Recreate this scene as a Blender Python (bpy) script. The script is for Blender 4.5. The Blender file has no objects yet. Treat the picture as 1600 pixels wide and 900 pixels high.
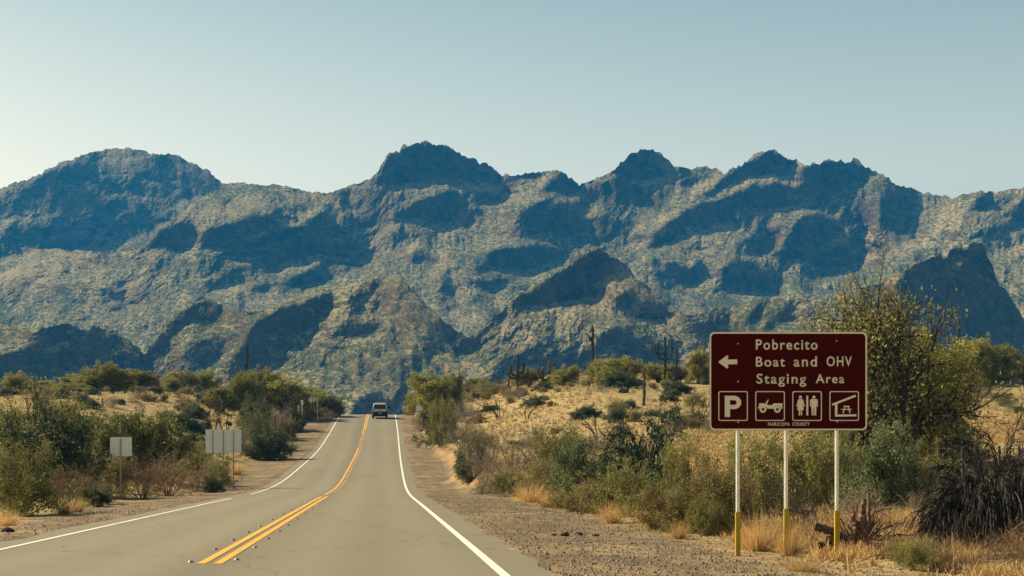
import bpy, bmesh, math, random
import numpy as np
from mathutils import Vector, Matrix

# ------------------------------------------------------------------ camera, sky, sun, exposure
SC = bpy.context.scene
F = 2400.0            # focal length in pixels of the 1600 px wide photograph
VX, HY = 591.0, 650.0  # image column of straight ahead (+Y), image row of the true horizon
cam = bpy.data.cameras.new("camera"); cam_o = bpy.data.objects.new("camera", cam)
SC.collection.objects.link(cam_o); SC.camera = cam_o
cam.sensor_width = 36.0; cam.lens = 36.0 * F / 1600.0
cam.shift_x = (800 - VX) / 1600.0; cam.shift_y = (HY - 450) / 1600.0
cam.clip_start = 0.1; cam.clip_end = 20000
cam_o.rotation_euler = (math.radians(90), 0, 0)

SUN_AZ, SUN_EL = -63.0, 36.0     # degrees clockwise from +Y, above the horizon
world = bpy.data.worlds.new("World"); SC.world = world; world.use_nodes = True
wn = world.node_tree.nodes; wl = world.node_tree.links; wn.clear()
wo = wn.new("ShaderNodeOutputWorld"); bg = wn.new("ShaderNodeBackground"); sky = wn.new("ShaderNodeTexSky")
sky.sky_type = 'NISHITA'; sky.sun_disc = False
sky.sun_elevation = math.radians(SUN_EL); sky.sun_rotation = math.radians(SUN_AZ)
sky.altitude = 500; sky.air_density = 1.0; sky.dust_density = 2.5; sky.ozone_density = 1.0
bg.inputs[1].default_value = 0.158
# warm dusty desert air: paler towards the horizon, deeper overhead
wtc = wn.new("ShaderNodeTexCoord"); wsx = wn.new("ShaderNodeSeparateXYZ"); wl.new(wtc.outputs["Generated"], wsx.inputs[0])
wr = wn.new("ShaderNodeValToRGB"); wl.new(wsx.outputs[2], wr.inputs[0]); we_ = wr.color_ramp.elements
we_[0].position = 0.15; we_[0].color = (1.0, 0.715, 0.42, 1); we_[1].position = 0.62; we_[1].color = (0.20, 0.20, 0.215, 1)
e_ = we_.new(0.27); e_.color = (0.62, 0.53, 0.34, 1)
wm = wn.new("ShaderNodeMix"); wm.data_type = 'RGBA'; wm.blend_type = 'MULTIPLY'; wm.inputs[0].default_value = 1
wl.new(sky.outputs[0], wm.inputs[6]); wl.new(wr.outputs[0], wm.inputs[7]); wl.new(wm.outputs[2], bg.inputs[0]); wl.new(bg.outputs[0], wo.inputs[0])

sun = bpy.data.lights.new("sun", 'SUN'); sun.energy = 4.9; sun.angle = math.radians(0.5); sun.color = (1.0, 0.86, 0.57)
sun_o = bpy.data.objects.new("sun", sun); SC.collection.objects.link(sun_o)
az, el = math.radians(SUN_AZ), math.radians(SUN_EL)
SUNV = Vector((math.sin(az) * math.cos(el), math.cos(az) * math.cos(el), math.sin(el)))
sun_o.rotation_euler = SUNV.to_track_quat('Z', 'Y').to_euler(); sun_o.location = (-60, 30, 60)

SC.view_settings.view_transform = 'Standard'; SC.view_settings.look = 'None'
SC.view_settings.exposure = 1.0; SC.view_settings.gamma = 1.0; SC.view_settings.use_curve_mapping = False
SC.render.engine = 'CYCLES'
SC.cycles.use_denoising = True
SC.cycles.max_bounces = 5; SC.cycles.diffuse_bounces = 3; SC.cycles.volume_bounces = 0
SC.cycles.transparent_max_bounces = 6; SC.cycles.caustics_reflective = False; SC.cycles.caustics_refractive = False

COL = SC.collection
rng = np.random.default_rng(7)
random.seed(11)

# ------------------------------------------------------------------ helpers
def tag(o, label=None, cat=None, group=None, kind=None):
    if label: o["label"] = label
    if cat: o["category"] = cat
    if group: o["group"] = group
    if kind: o["kind"] = kind
    return o

def link(name, data, parent=None):
    o = bpy.data.objects.new(name, data); COL.objects.link(o)
    if parent: o.parent = parent
    return o

def empty(name, loc=(0, 0, 0), rz=0.0):
    o = link(name, None); o.location = loc; o.rotation_euler = (0, 0, rz); o.empty_display_size = 0.2
    return o

def mesh_np(name, v, faces, mats, smooth=False, midx=None):
    """v Nx3, faces Mx3 or Mx4"""
    v = np.asarray(v, np.float32); faces = np.asarray(faces, np.int32)
    k = faces.shape[1]; n = len(faces)
    m = bpy.data.meshes.new(name)
    m.vertices.add(len(v)); m.vertices.foreach_set("co", v.ravel())
    m.loops.add(n * k); m.loops.foreach_set("vertex_index", faces.ravel())
    m.polygons.add(n); m.polygons.foreach_set("loop_start", np.arange(0, n * k, k, dtype=np.int32))
    m.polygons.foreach_set("loop_total", np.full(n, k, np.int32))
    for mt in (mats if isinstance(mats, (list, tuple)) else [mats]): m.materials.append(mt)
    if midx is not None: m.polygons.foreach_set("material_index", np.asarray(midx, np.int32))
    m.polygons.foreach_set("use_smooth", np.full(n, smooth, bool))
    m.update(calc_edges=True)
    return m

def grid_faces(nr, nc):
    i = np.arange(nr - 1)[:, None] * nc + np.arange(nc - 1)[None, :]
    i = i.ravel()
    return np.stack([i, i + 1, i + 1 + nc, i + nc], 1)

def lattice(shape, cell, r):
    """smooth random noise of an image-like grid, -1..1, feature size cell (rows, cols in samples)"""
    ny, nx = shape; cy, cx = (cell if isinstance(cell, tuple) else (cell, cell))
    gy, gx = int(ny / cy) + 3, int(nx / cx) + 3
    g = r.uniform(-1, 1, (gy, gx))
    y = np.arange(ny) / cy; x = np.arange(nx) / cx
    iy = y.astype(int); ix = x.astype(int); fy = y - iy; fx = x - ix
    fy = fy * fy * (3 - 2 * fy); fx = fx * fx * (3 - 2 * fx)
    a = g[iy][:, ix]; b = g[iy][:, ix + 1]; c = g[iy + 1][:, ix]; d = g[iy + 1][:, ix + 1]
    fx = fx[None, :]; fy = fy[:, None]
    return (a * (1 - fx) + b * fx) * (1 - fy) + (c * (1 - fx) + d * fx) * fy

def noise2(x, y, seed=0):
    """value noise at arbitrary points, -1..1"""
    def h(i, j):
        n = (i.astype(np.int64) * 374761393 + j.astype(np.int64) * 668265263 + seed * 1442695041) & 0xffffffff
        n = ((n ^ (n >> 13)) * 1274126177) & 0xffffffff
        return ((n ^ (n >> 16)) & 0xffff) / 32767.5 - 1
    x = np.asarray(x, float); y = np.asarray(y, float)
    i = np.floor(x); j = np.floor(y); fx = x - i; fy = y - j
    fx = fx * fx * (3 - 2 * fx); fy = fy * fy * (3 - 2 * fy)
    return (h(i, j) * (1 - fx) + h(i + 1, j) * fx) * (1 - fy) + (h(i, j + 1) * (1 - fx) + h(i + 1, j + 1) * fx) * fy

def sst(a, b, x):
    t = np.clip((np.asarray(x, float) - a) / (b - a), 0, 1)
    return t * t * (3 - 2 * t)

# ------------------------------------------------------------------ materials
class NB:
    def __init__(s, name, rough=0.9, spec=0.3):
        s.m = bpy.data.materials.new(name); s.m.use_nodes = True
        s.t = s.m.node_tree; s.n = s.t.nodes; s.l = s.t.links; s.n.clear()
        s.out = s.n.new("ShaderNodeOutputMaterial"); s.b = s.n.new("ShaderNodeBsdfPrincipled")
        s.b.inputs["Roughness"].default_value = rough; s.b.inputs["Specular IOR Level"].default_value = spec
        s.l.new(s.b.outputs[0], s.out.inputs[0])
        s.co = s.n.new("ShaderNodeTexCoord").outputs["Object"]
    def noise(s, scale, detail=3, rough=0.55, vec=None, dist=0):
        n = s.n.new("ShaderNodeTexNoise"); n.inputs["Scale"].default_value = scale; n.inputs["Detail"].default_value = detail
        n.inputs["Roughness"].default_value = rough; n.inputs["Distortion"].default_value = dist
        s.l.new(vec if vec is not None else s.co, n.inputs["Vector"]); return n.outputs["Fac"]
    def voro(s, scale, vec=None, out="Distance"):
        n = s.n.new("ShaderNodeTexVoronoi"); n.inputs["Scale"].default_value = scale
        s.l.new(vec if vec is not None else s.co, n.inputs["Vector"]); return n.outputs[out]
    def ramp(s, fac, stops):
        r = s.n.new("ShaderNodeValToRGB"); s.l.new(fac, r.inputs[0]); e = r.color_ramp.elements
        while len(e) < len(stops): e.new(0.5)
        for k, (p, c) in enumerate(stops):
            e[k].position = p; e[k].color = (c, c, c, 1) if isinstance(c, (int, float)) else (*c, 1)
        return r.outputs[0]
    def mix(s, fac, a, b, mode='MIX'):
        m = s.n.new("ShaderNodeMix"); m.data_type = 'RGBA'; m.blend_type = mode
        for sock, v in ((m.inputs[0], fac), (m.inputs[6], a), (m.inputs[7], b)):
            if hasattr(v, "links"): s.l.new(v, sock)
            elif isinstance(v, (int, float)): sock.default_value = v
            else: sock.default_value = (*v, 1)
        return m.outputs[2]
    def math(s, op, a, b=0.0, clamp=False):
        m = s.n.new("ShaderNodeMath"); m.operation = op; m.use_clamp = clamp
        for sock, v in ((m.inputs[0], a), (m.inputs[1], b)):
            if hasattr(v, "links"): s.l.new(v, sock)
            else: sock.default_value = v
        return m.outputs[0]
    def mapping(s, scale):
        m = s.n.new("ShaderNodeMapping"); m.inputs["Scale"].default_value = scale
        s.l.new(s.co, m.inputs[0]); return m.outputs[0]
    def xyz(s, sock=None):
        n = s.n.new("ShaderNodeSeparateXYZ"); s.l.new(sock if sock is not None else s.co, n.inputs[0]); return n.outputs
    def color(s, c):
        if hasattr(c, "links"): s.l.new(c, s.b.inputs["Base Color"])
        else: s.b.inputs["Base Color"].default_value = (*c, 1)
        return s
    def bump(s, h, strength=0.5, dist=0.02):
        b = s.n.new("ShaderNodeBump"); b.inputs["Strength"].default_value = strength; b.inputs["Distance"].default_value = dist
        s.l.new(h, b.inputs["Height"]); s.l.new(b.outputs[0], s.b.inputs["Normal"]); return s
    def set(s, k, v): s.b.inputs[k].default_value = v; return s

def plain(name, c, rough=0.6, metal=0.0, var=0.15, scale=6.0, spec=0.3):
    b = NB(name, rough, spec); b.set("Metallic", metal)
    n = b.noise(scale, 4)
    b.color(b.mix(b.ramp(n, [(0.3, 0.0), (0.7, 1.0)]), tuple(x * (1 - var) for x in c), tuple(min(1, x * (1 + var)) for x in c)))
    return b.m

def leafmat(name, c1, c2, transl=0.3, rough=0.7, rv=0.25):
    b = NB(name, rough, 0.25)
    info = b.n.new("ShaderNodeObjectInfo").outputs["Random"]
    n = b.noise(2.2, 3)
    c = b.mix(b.ramp(n, [(0.35, 0.0), (0.65, 1.0)]), c1, c2)
    sp = b.noise(37, 1)
    c = b.mix(b.ramp(sp, [(0.3, 0.0), (0.75, 0.55)]), c, tuple(min(1, x * 1.6 + 0.01) for x in c2))
    v = b.math('MULTIPLY_ADD', info, rv * 2); v.node.inputs[2].default_value = 1 - rv
    hsv = b.n.new("ShaderNodeHueSaturation"); b.l.new(c, hsv.inputs["Color"]); b.l.new(v, hsv.inputs["Value"])
    b.color(hsv.outputs[0])
    if transl > 0:
        tr = b.n.new("ShaderNodeBsdfTranslucent"); b.l.new(hsv.outputs[0], tr.inputs[0])
        mx = b.n.new("ShaderNodeMixShader"); mx.inputs[0].default_value = transl
        b.l.new(b.b.outputs[0], mx.inputs[1]); b.l.new(tr.outputs[0], mx.inputs[2]); b.l.new(mx.outputs[0], b.out.inputs[0])
    return b.m

# ------------------------------------------------------------------ the lie of the land
def smooth_table(tab, sigma):
    g = np.arange(-80, 7000, 1.0)
    z = np.interp(g, [t[0] for t in tab], [t[1] for t in tab])
    k = np.arange(-int(4 * sigma), int(4 * sigma) + 1); w = np.exp(-k * k / (2 * sigma * sigma)); w /= w.sum()
    zp = np.pad(z, len(k) // 2, mode='edge')
    # keep straight runs straight
    zz = np.convolve(zp, w, mode='valid')
    return lambda y: np.interp(y, g, zz)

ROAD_Z = smooth_table([(-80, 1.37), (0, -1.23), (55, -3.02), (68, -3.47), (80, -3.78), (92, -3.84), (100, -3.72), (113, -3.52), (127, -3.25), (140, -2.85), (163, -1.68),
                       (180, -0.8), (195, -0.10), (205, 0.20), (212, 0.25), (225, 0.1), (250, -1.4), (300, -6), (400, -12), (600, -17), (1000, -19), (7000, -19)], 4)
ROAD_C = smooth_table([(-80, -2.12), (24, -2.12), (65, -2.2), (90, -2.06), (113, -1.9), (140, -1.67), (163, -1.5), (202, -1.34), (260, -1.0), (400, 2), (7000, 2)], 6)
T_R = smooth_table([(-80, 1.2), (0, -1.3), (45, -2.72), (60, -2.9), (75, -2.3), (90, -1.65), (110, -0.9), (130, 0.0), (160, 1.8), (200, 3.6), (240, 4.9), (280, 4.6),
                    (350, -1), (450, -9), (600, -16), (1000, -19), (7000, -19)], 6)
T_L = smooth_table([(-80, 1.2), (0, -1.25), (40, -2.6), (60, -3.15), (85, -2.75), (105, -1.75), (130, -0.3), (160, 1.2), (200, 2.8), (250, 4.0), (290, 3.6),
                    (350, -1), (450, -9), (600, -16), (1000, -19), (7000, -19)], 6)
HALF = 3.58

def ground_z(X, Y):
    X = np.asarray(X, float); Y = np.asarray(Y, float)
    c = ROAD_C(Y); r = ROAD_Z(Y); dx = X - c; ad = np.abs(dx)
    tr = T_R(Y) + np.clip(X, 0, 150) * 0.038 * sst(90, 240, Y) * (1 - sst(300, 600, Y))
    tl = T_L(Y) + 0.4 * noise2(X / 30, Y / 30, 5) * sst(100, 200, Y)
    t = np.where(dx > 0, tr, tl)
    n = 0.5 * noise2(X / 17, Y / 23, 1) * sst(60, 130, Y) + 0.16 * noise2(X / 4.1, Y / 4.7, 2) + 0.06 * noise2(X / 1.1, Y / 1.2, 3) + 0.025 * noise2(X / .37, Y / .4, 4)
    t = t + n
    side = r - 0.03 - 0.035 * np.clip(ad - 4.05, 0, 6) + 0.02 * noise2(X / .5, Y / .5, 6) + 0.03 * noise2(X / 1.7, Y / 2.1, 7)
    bank_l = 0.35 * sst(7, 11, ad) + 0.65 * sst(9, 30, ad)
    wob = 0.7 * noise2(Y / 5.0, Y * 0 + 3, 8)
    rise = np.maximum(tr - r, 0.3); first = np.clip(1.15 / rise, 0, 1)
    bank_r = (first * sst(6.2, 8.0, ad + wob) + (1 - first) * sst(8, 24, ad)) * sst(62, 80, Y) + sst(8, 13, ad) * (1 - sst(62, 80, Y))
    w = np.where(dx > 0, np.clip(bank_r, 0, 1), bank_l)
    z = side * (1 - w) + t * w
    return np.where(ad < 4.15, r - 0.08, z)

def at(x, y, ymin=15.0, ymax=330.0):
    """point of the ground seen at image position x, y of the photograph"""
    Y = np.arange(ymin, ymax, 0.25); X = (x - VX) / F * Y
    py = HY - ground_z(X, Y) / Y * F
    hit = np.where(py <= y)[0]
    k = hit[0] if len(hit) else int(np.argmin(py))
    return float(X[k]), float(Y[k]), float(ground_z(X[k], Y[k]))

# ground sheet
def axis(fine0, fine1, step, end0, end1, grow=1.09):
    a = list(np.arange(fine0, fine1, step)); s = step; v = a[-1]
    while v < end1: s *= grow; v += s; a.append(v)
    s = step; v = a[0]; pre = []
    while v > end0: s *= grow; v -= s; pre.append(v)
    return np.array(pre[::-1] + a)
gx = axis(-12, 14, 0.22, -2500, 2500, 1.035)
gyl = [-60.0]; 
while gyl[-1] < 5200: gyl.append(gyl[-1] + (2.0 if gyl[-1] < 12 else max(0.22, gyl[-1] * 0.0065) if gyl[-1] < 330 else gyl[-1] * 0.02))
gyy = np.array(gyl)
GX, GY = np.meshgrid(gx, gyy); GZ = ground_z(GX, GY)

g = NB("desert_ground", 0.95, 0.15)
x_, y_, z_ = g.xyz()
big = g.noise(0.09, 4); mid = g.noise(0.55, 4, 0.6); fine = g.noise(5, 4, 0.7)
grass = g.mix(g.ramp(mid, [(0.38, 0.0), (0.62, 1.0)]), (0.38, 0.255, 0.105), (0.56, 0.40, 0.155))
grass = g.mix(g.ramp(g.noise(1.3, 5, 0.75), [(0.47, 0.0), (0.60, 0.75)]), grass, (0.22, 0.19, 0.07))
grass = g.mix(g.ramp(g.noise(7, 4, 0.8), [(0.50, 0.0), (0.66, 0.7)]), grass, (0.16, 0.12, 0.06))
grass = g.mix(g.ramp(big, [(0.45, 0.0), (0.62, 0.8)]), grass, (0.33, 0.29, 0.10))
soil = g.mix(g.ramp(fine, [(0.3, 0.0), (0.7, 1.0)]), (0.20, 0.135, 0.08), (0.38, 0.26, 0.15))
base = g.mix(g.ramp(g.noise(0.8, 5, 0.7), [(0.42, 0.0), (0.55, 1.0)]), soil, grass)
base = g.mix(g.ramp(g.noise(2.6, 4, 0.75), [(0.49, 0.0), (0.62, 0.85)]), base, (0.13, 0.10, 0.045))
peb = g.voro(9); peb2 = g.voro(17)
grav = g.mix(g.ramp(g.noise(14, 3, 0.8), [(0.35, 0.0), (0.65, 1.0)]), (0.08, 0.06, 0.038), (0.25, 0.185, 0.112))
grav = g.mix(g.ramp(g.noise(0.45, 5, 0.65), [(0.44, 0.0), (0.62, 0.7)]), grav, (0.34, 0.24, 0.13))
grav = g.mix(g.ramp(g.noise(1.6, 4, 0.8, g.mapping((1, .3, 1))), [(0.48, 0.0), (0.62, 0.75)]), grav, (0.10, 0.075, 0.052))
grav = g.mix(g.ramp(peb, [(0.12, 0.65), (0.25, 0.0)]), grav, (0.10, 0.08, 0.065))
# the gravel verge follows the road, width in metres from its centre line
edge = g.math('ADD', g.math('ABSOLUTE', g.math('ADD', x_, 1.9)), g.math('MULTIPLY', g.noise(0.5, 4), 3.4))
vfac = g.ramp(g.math('MULTIPLY', edge, 0.1), [(0.88, 0.0), (0.99, 1.0)])
near = g.ramp(g.math('MULTIPLY', y_, 0.002), [(0.05, 0.0), (0.12, 1.0)])
surf = g.mix(vfac, grav, base)
surf_o = g.n.new("ShaderNodeNewGeometry"); nz = g.xyz(surf_o.outputs["Normal"])[2]
surf = g.mix(g.ramp(nz, [(0.72, 1.0), (0.88, 0.0)]), surf, g.mix(g.ramp(g.noise(3, 4, 0.8), [(0.4, 0.0), (0.6, 1.0)]), (0.20, 0.12, 0.06), (0.44, 0.26, 0.12)))
g.color(surf)
g.bump(g.math('ADD', fine, g.math('MULTIPLY', peb2, -0.5)), 0.9, 0.05)
gm = mesh_np("ground", np.stack([GX.ravel(), GY.ravel(), GZ.ravel()], 1), grid_faces(*GX.shape), g.m, True)
tag(link("ground", gm), kind="structure")

# ------------------------------------------------------------------ road and its markings
def strip(name, y0, y1, off0, off1, mat, lift, step=0.5, wobble=0.0, nseg=1, seed=3, gaps=None):
    ys = np.arange(y0, y1 + step / 2, step)
    us = np.linspace(0, 1, nseg + 1)
    c = ROAD_C(ys); z = ROAD_Z(ys)
    w0 = off0 + wobble * noise2(ys / 0.9, ys * 0, seed) + wobble * noise2(ys / 4, ys * 0, seed + 1) if off0 < 0 or nseg > 1 else off0 + 0 * ys
    w1 = off1 + wobble * noise2(ys / 0.8, ys * 0 + 9, seed + 2) + wobble * noise2(ys / 5, ys * 0 + 9, seed + 3) if nseg > 1 else off1 + 0 * ys
    O = w0[:, None] * (1 - us) + w1[:, None] * us
    crown = -0.012 * np.abs(O) * 0.8
    V = np.stack([c[:, None] + O, np.repeat(ys[:, None], len(us), 1), z[:, None] + lift + crown], 2).reshape(-1, 3)
    f = grid_faces(len(ys), len(us))
    if gaps is not None:
        keep = np.array([gaps(0.5 * (ys[k // nseg] + ys[k // nseg + 1])) for k in range(len(f))]); f = f[keep]
    return mesh_np(name, V, f, mat, True)

r = NB("asphalt", 0.88, 0.3)
xr, yr, zr = r.xyz()
rn = r.noise(0.35, 4, 0.6, r.mapping((1, .12, 1))); rf = r.noise(60, 3, 0.8); rb = r.noise(1.2, 5, 0.7)
ac = r.mix(r.ramp(rf, [(0.3, 0.0), (0.7, 1.0)]), (0.152, 0.133, 0.087), (0.226, 0.194, 0.125))
ac = r.mix(r.ramp(rn, [(0.35, 0.35), (0.65, 0.0)]), ac, (0.13, 0.125, 0.105))
ac = r.mix(r.ramp(rb, [(0.55, 0.0), (0.75, 0.3)]), ac, (0.25, 0.21, 0.165))
tar = r.ramp(r.noise(0.16, 5, 0.7, r.mapping((1, .25, 1)), 0.6), [(0.56, 0.0), (0.66, 0.28)])
ac = r.mix(tar, ac, (0.12, 0.105, 0.078))
stn = r.ramp(r.noise(3.5, 5, 0.8), [(0.60, 0.0), (0.74, 0.35)])
ac = r.mix(stn, ac, (0.115, 0.10, 0.075))
# wheel paths: four worn bands, lighter; the strip along the centre line darker
def band(center, width, amt):
    d = r.math('ABSOLUTE', r.math('ADD', xr, -center))
    return r.ramp(r.math('MULTIPLY', d, 1.0 / width), [(0.25, amt), (1.0, 0.0)])
for cc in (-4.8, -3.1, -0.95, 0.7):
    ac = r.mix(band(cc, 0.62, 0.30), ac, (0.235, 0.21, 0.165))
ac = r.mix(band(-2.12, 0.55, 0.45), ac, (0.125, 0.11, 0.085))
crk = r.voro(0.22, r.mapping((1.6, 0.8, 1)), "Distance"); crk_n = crk.node; crk_n.feature = 'DISTANCE_TO_EDGE'
crk = r.n.new("ShaderNodeTexVoronoi"); crk.feature = 'DISTANCE_TO_EDGE'; crk.inputs["Scale"].default_value = 0.13
wv = r.n.new("ShaderNodeVectorMath"); wv.operation = 'ADD'
nz_ = r.n.new("ShaderNodeTexNoise"); nz_.inputs["Scale"].default_value = 1.3; r.l.new(r.co, nz_.inputs["Vector"])
r.l.new(r.mapping((1.0, 0.45, 1)), wv.inputs[0]); r.l.new(nz_.outputs["Color"], wv.inputs[1]); r.l.new(wv.outputs[0], crk.inputs["Vector"])
ac = r.mix(r.math('MULTIPLY', r.ramp(crk.outputs["Distance"], [(0.0, 1.0), (0.0045, 0.0)]), 0.6), ac, (0.075, 0.068, 0.055))
r.color(ac); r.bump(rf, 0.5, 0.008)
road = strip("road", -40, 420, -HALF - 0.62, HALF + 0.66, r.m, 0.0, 0.5, 0.065, 24)
tag(link("road", road), kind="structure")

def paint(name, c, dark):
    b = NB(name, 0.7, 0.3)
    w = b.noise(9, 5, 0.8); w2 = b.noise(1.1, 3)
    col = b.mix(b.ramp(w, [(0.52, 0.0), (0.66, 0.7)]), c, dark)
    col = b.mix(b.ramp(w2, [(0.4, 0.0), (0.7, 0.25)]), col, dark)
    b.color(col); return b.m
white = paint("white_road_paint", (0.74, 0.71, 0.62), (0.40, 0.36, 0.29))
yellow = paint("yellow_road_paint", (0.78, 0.37, 0.035), (0.40, 0.20, 0.05))
tag(link("right_edge_line", strip("right_edge_line", -40, 420, HALF - 0.06, HALF + 0.06, white, 0.006)), kind="structure")
tag(link("left_edge_line", strip("left_edge_line", -40, 420, -HALF - 0.05, -HALF + 0.05, white, 0.006, gaps=lambda y: not (60.5 < y < 69))), kind="structure")
tag(link("left_centre_line", strip("left_centre_line", 19.3, 400, -0.16, -0.05, yellow, 0.006, gaps=lambda y: not (62.5 < y < 66) and not (138 < y < 160 and (y % 4) < 2.4))), kind="structure")
tag(link("right_centre_line", strip("right_centre_line", 19.3, 400, 0.05, 0.16, yellow, 0.006, gaps=lambda y: y < 63 or (y > 70 and (y % 3.0) < 0.9) or y > 165)), kind="structure")

# raised pavement markers, a pair every couple of metres
mk_mat = plain("marker_ceramic", (0.20, 0.17, 0.11), 0.4)
def marker_mesh():
    bm = bmesh.new()
    bmesh.ops.create_cone(bm, cap_ends=True, segments=10, radius1=0.038, radius2=0.024, depth=0.02)
    for v in bm.verts: v.co.z += 0.010
    m = bpy.data.meshes.new("pavement_marker"); bm.to_mesh(m); bm.free(); m.materials.append(mk_mat); return m
mkm = marker_mesh()
ky = [19.6, 22.6, 25.4, 28.4, 31.2, 35, 39, 43, 47.5, 52, 57, 62]
for i, y in enumerate(ky):
    for s in (-1, 1):
        yy = y + (0.5 if s > 0 else 0); x = ROAD_C(yy) + s * 0.27
        o = link("pavement_marker", mkm); o.location = (x, yy, float(ROAD_Z(yy)) + 0.004)
        o.rotation_euler[2] = random.random() * 6
        side = "left" if s < 0 else "right"
        tag(o, "round raised ceramic marker on the asphalt just %s of the double yellow line" % side, "road marker", "raised markers %s of the double yellow line" % side)

# ------------------------------------------------------------------ mountains
def mountain_mat():
    b = NB("mountain_rock_and_scrub", 0.95, 0.1)
    geo = b.n.new("ShaderNodeNewGeometry"); nz = b.xyz(geo.outputs["Normal"])[2]
    soil = b.mix(b.ramp(b.noise(0.022, 5, 0.65), [(0.38, 0.0), (0.62, 1.0)]), (0.185, 0.15, 0.077), (0.35, 0.285, 0.145))
    spk = b.noise(0.26, 4, 0.85); spk2 = b.noise(0.5, 2, 0.7)
    soil = b.mix(b.ramp(spk, [(0.52, 0.0), (0.66, 0.9)]), soil, (0.52, 0.40, 0.235))
    green = b.mix(b.ramp(spk2, [(0.3, 0.0), (0.7, 1.0)]), (0.04, 0.052, 0.018), (0.13, 0.14, 0.055))
    wvec = b.n.new("ShaderNodeVectorMath"); wvec.operation = 'ADD'
    nzv = b.n.new("ShaderNodeTexNoise"); nzv.inputs["Scale"].default_value = 0.12; nzv.inputs["Detail"].default_value = 2; b.l.new(b.co, nzv.inputs["Vector"])
    scv = b.n.new("ShaderNodeVectorMath"); scv.operation = 'SCALE'; scv.inputs["Scale"].default_value = 9.0
    b.l.new(nzv.outputs["Color"], scv.inputs[0]); b.l.new(b.mapping((1, .55, 1.3)), wvec.inputs[0]); b.l.new(scv.outputs[0], wvec.inputs[1])
    v1 = b.voro(0.21, wvec.outputs[0]); v2 = b.voro(0.45, wvec.outputs[0])
    dens = b.noise(0.012, 4, 0.6)
    cov = b.math('ADD', b.ramp(dens, [(0.3, 0.28), (0.7, 0.74)]), b.math('MULTIPLY', b.math('SUBTRACT', b.noise(0.9, 2, 0.8), 0.5), 0.5))
    m1 = b.math('MULTIPLY', b.math('SUBTRACT', cov, v1), 6.0, True)
    m2 = b.math('MULTIPLY', b.math('SUBTRACT', b.math('MULTIPLY', cov, 0.85), v2), 6.0, True)
    flat = b.mix(m1, soil, green); flat = b.mix(m2, flat, green)
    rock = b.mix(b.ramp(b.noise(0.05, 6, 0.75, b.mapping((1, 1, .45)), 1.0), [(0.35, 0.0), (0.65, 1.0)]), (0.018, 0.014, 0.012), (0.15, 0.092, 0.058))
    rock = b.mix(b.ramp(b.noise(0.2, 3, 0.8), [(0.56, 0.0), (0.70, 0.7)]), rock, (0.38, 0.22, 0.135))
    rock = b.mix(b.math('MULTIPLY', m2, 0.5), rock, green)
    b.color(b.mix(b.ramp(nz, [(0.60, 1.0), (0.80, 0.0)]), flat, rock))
    b.bump(b.noise(0.12, 6, 0.8), 0.7, 5.0)
    return b.m
MTN = mountain_mat()

def in_poly(px, py, poly):
    c = np.zeros(px.shape, bool); n = len(poly); j = n - 1
    for i in range(n):
        xi, yi = poly[i]; xj, yj = poly[j]
        if yi != yj:
            c ^= ((yi > py) != (yj > py)) & (px < (xj - xi) * (py - yi) / (yj - yi) + xi)
        j = i
    return c

def blur(a, k):
    for ax in (0, 1):
        for _ in range(2):
            p = np.pad(a, [(k, k) if q == ax else (0, 0) for q in (0, 1)], mode='edge')
            cs = np.cumsum(np.insert(p, 0, 0, axis=ax), axis=ax)
            n = 2 * k + 1
            a = (cs[n:, :] - cs[:-n, :]) / n if ax == 0 else (cs[:, n:] - cs[:, :-n]) / n
    return a

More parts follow.
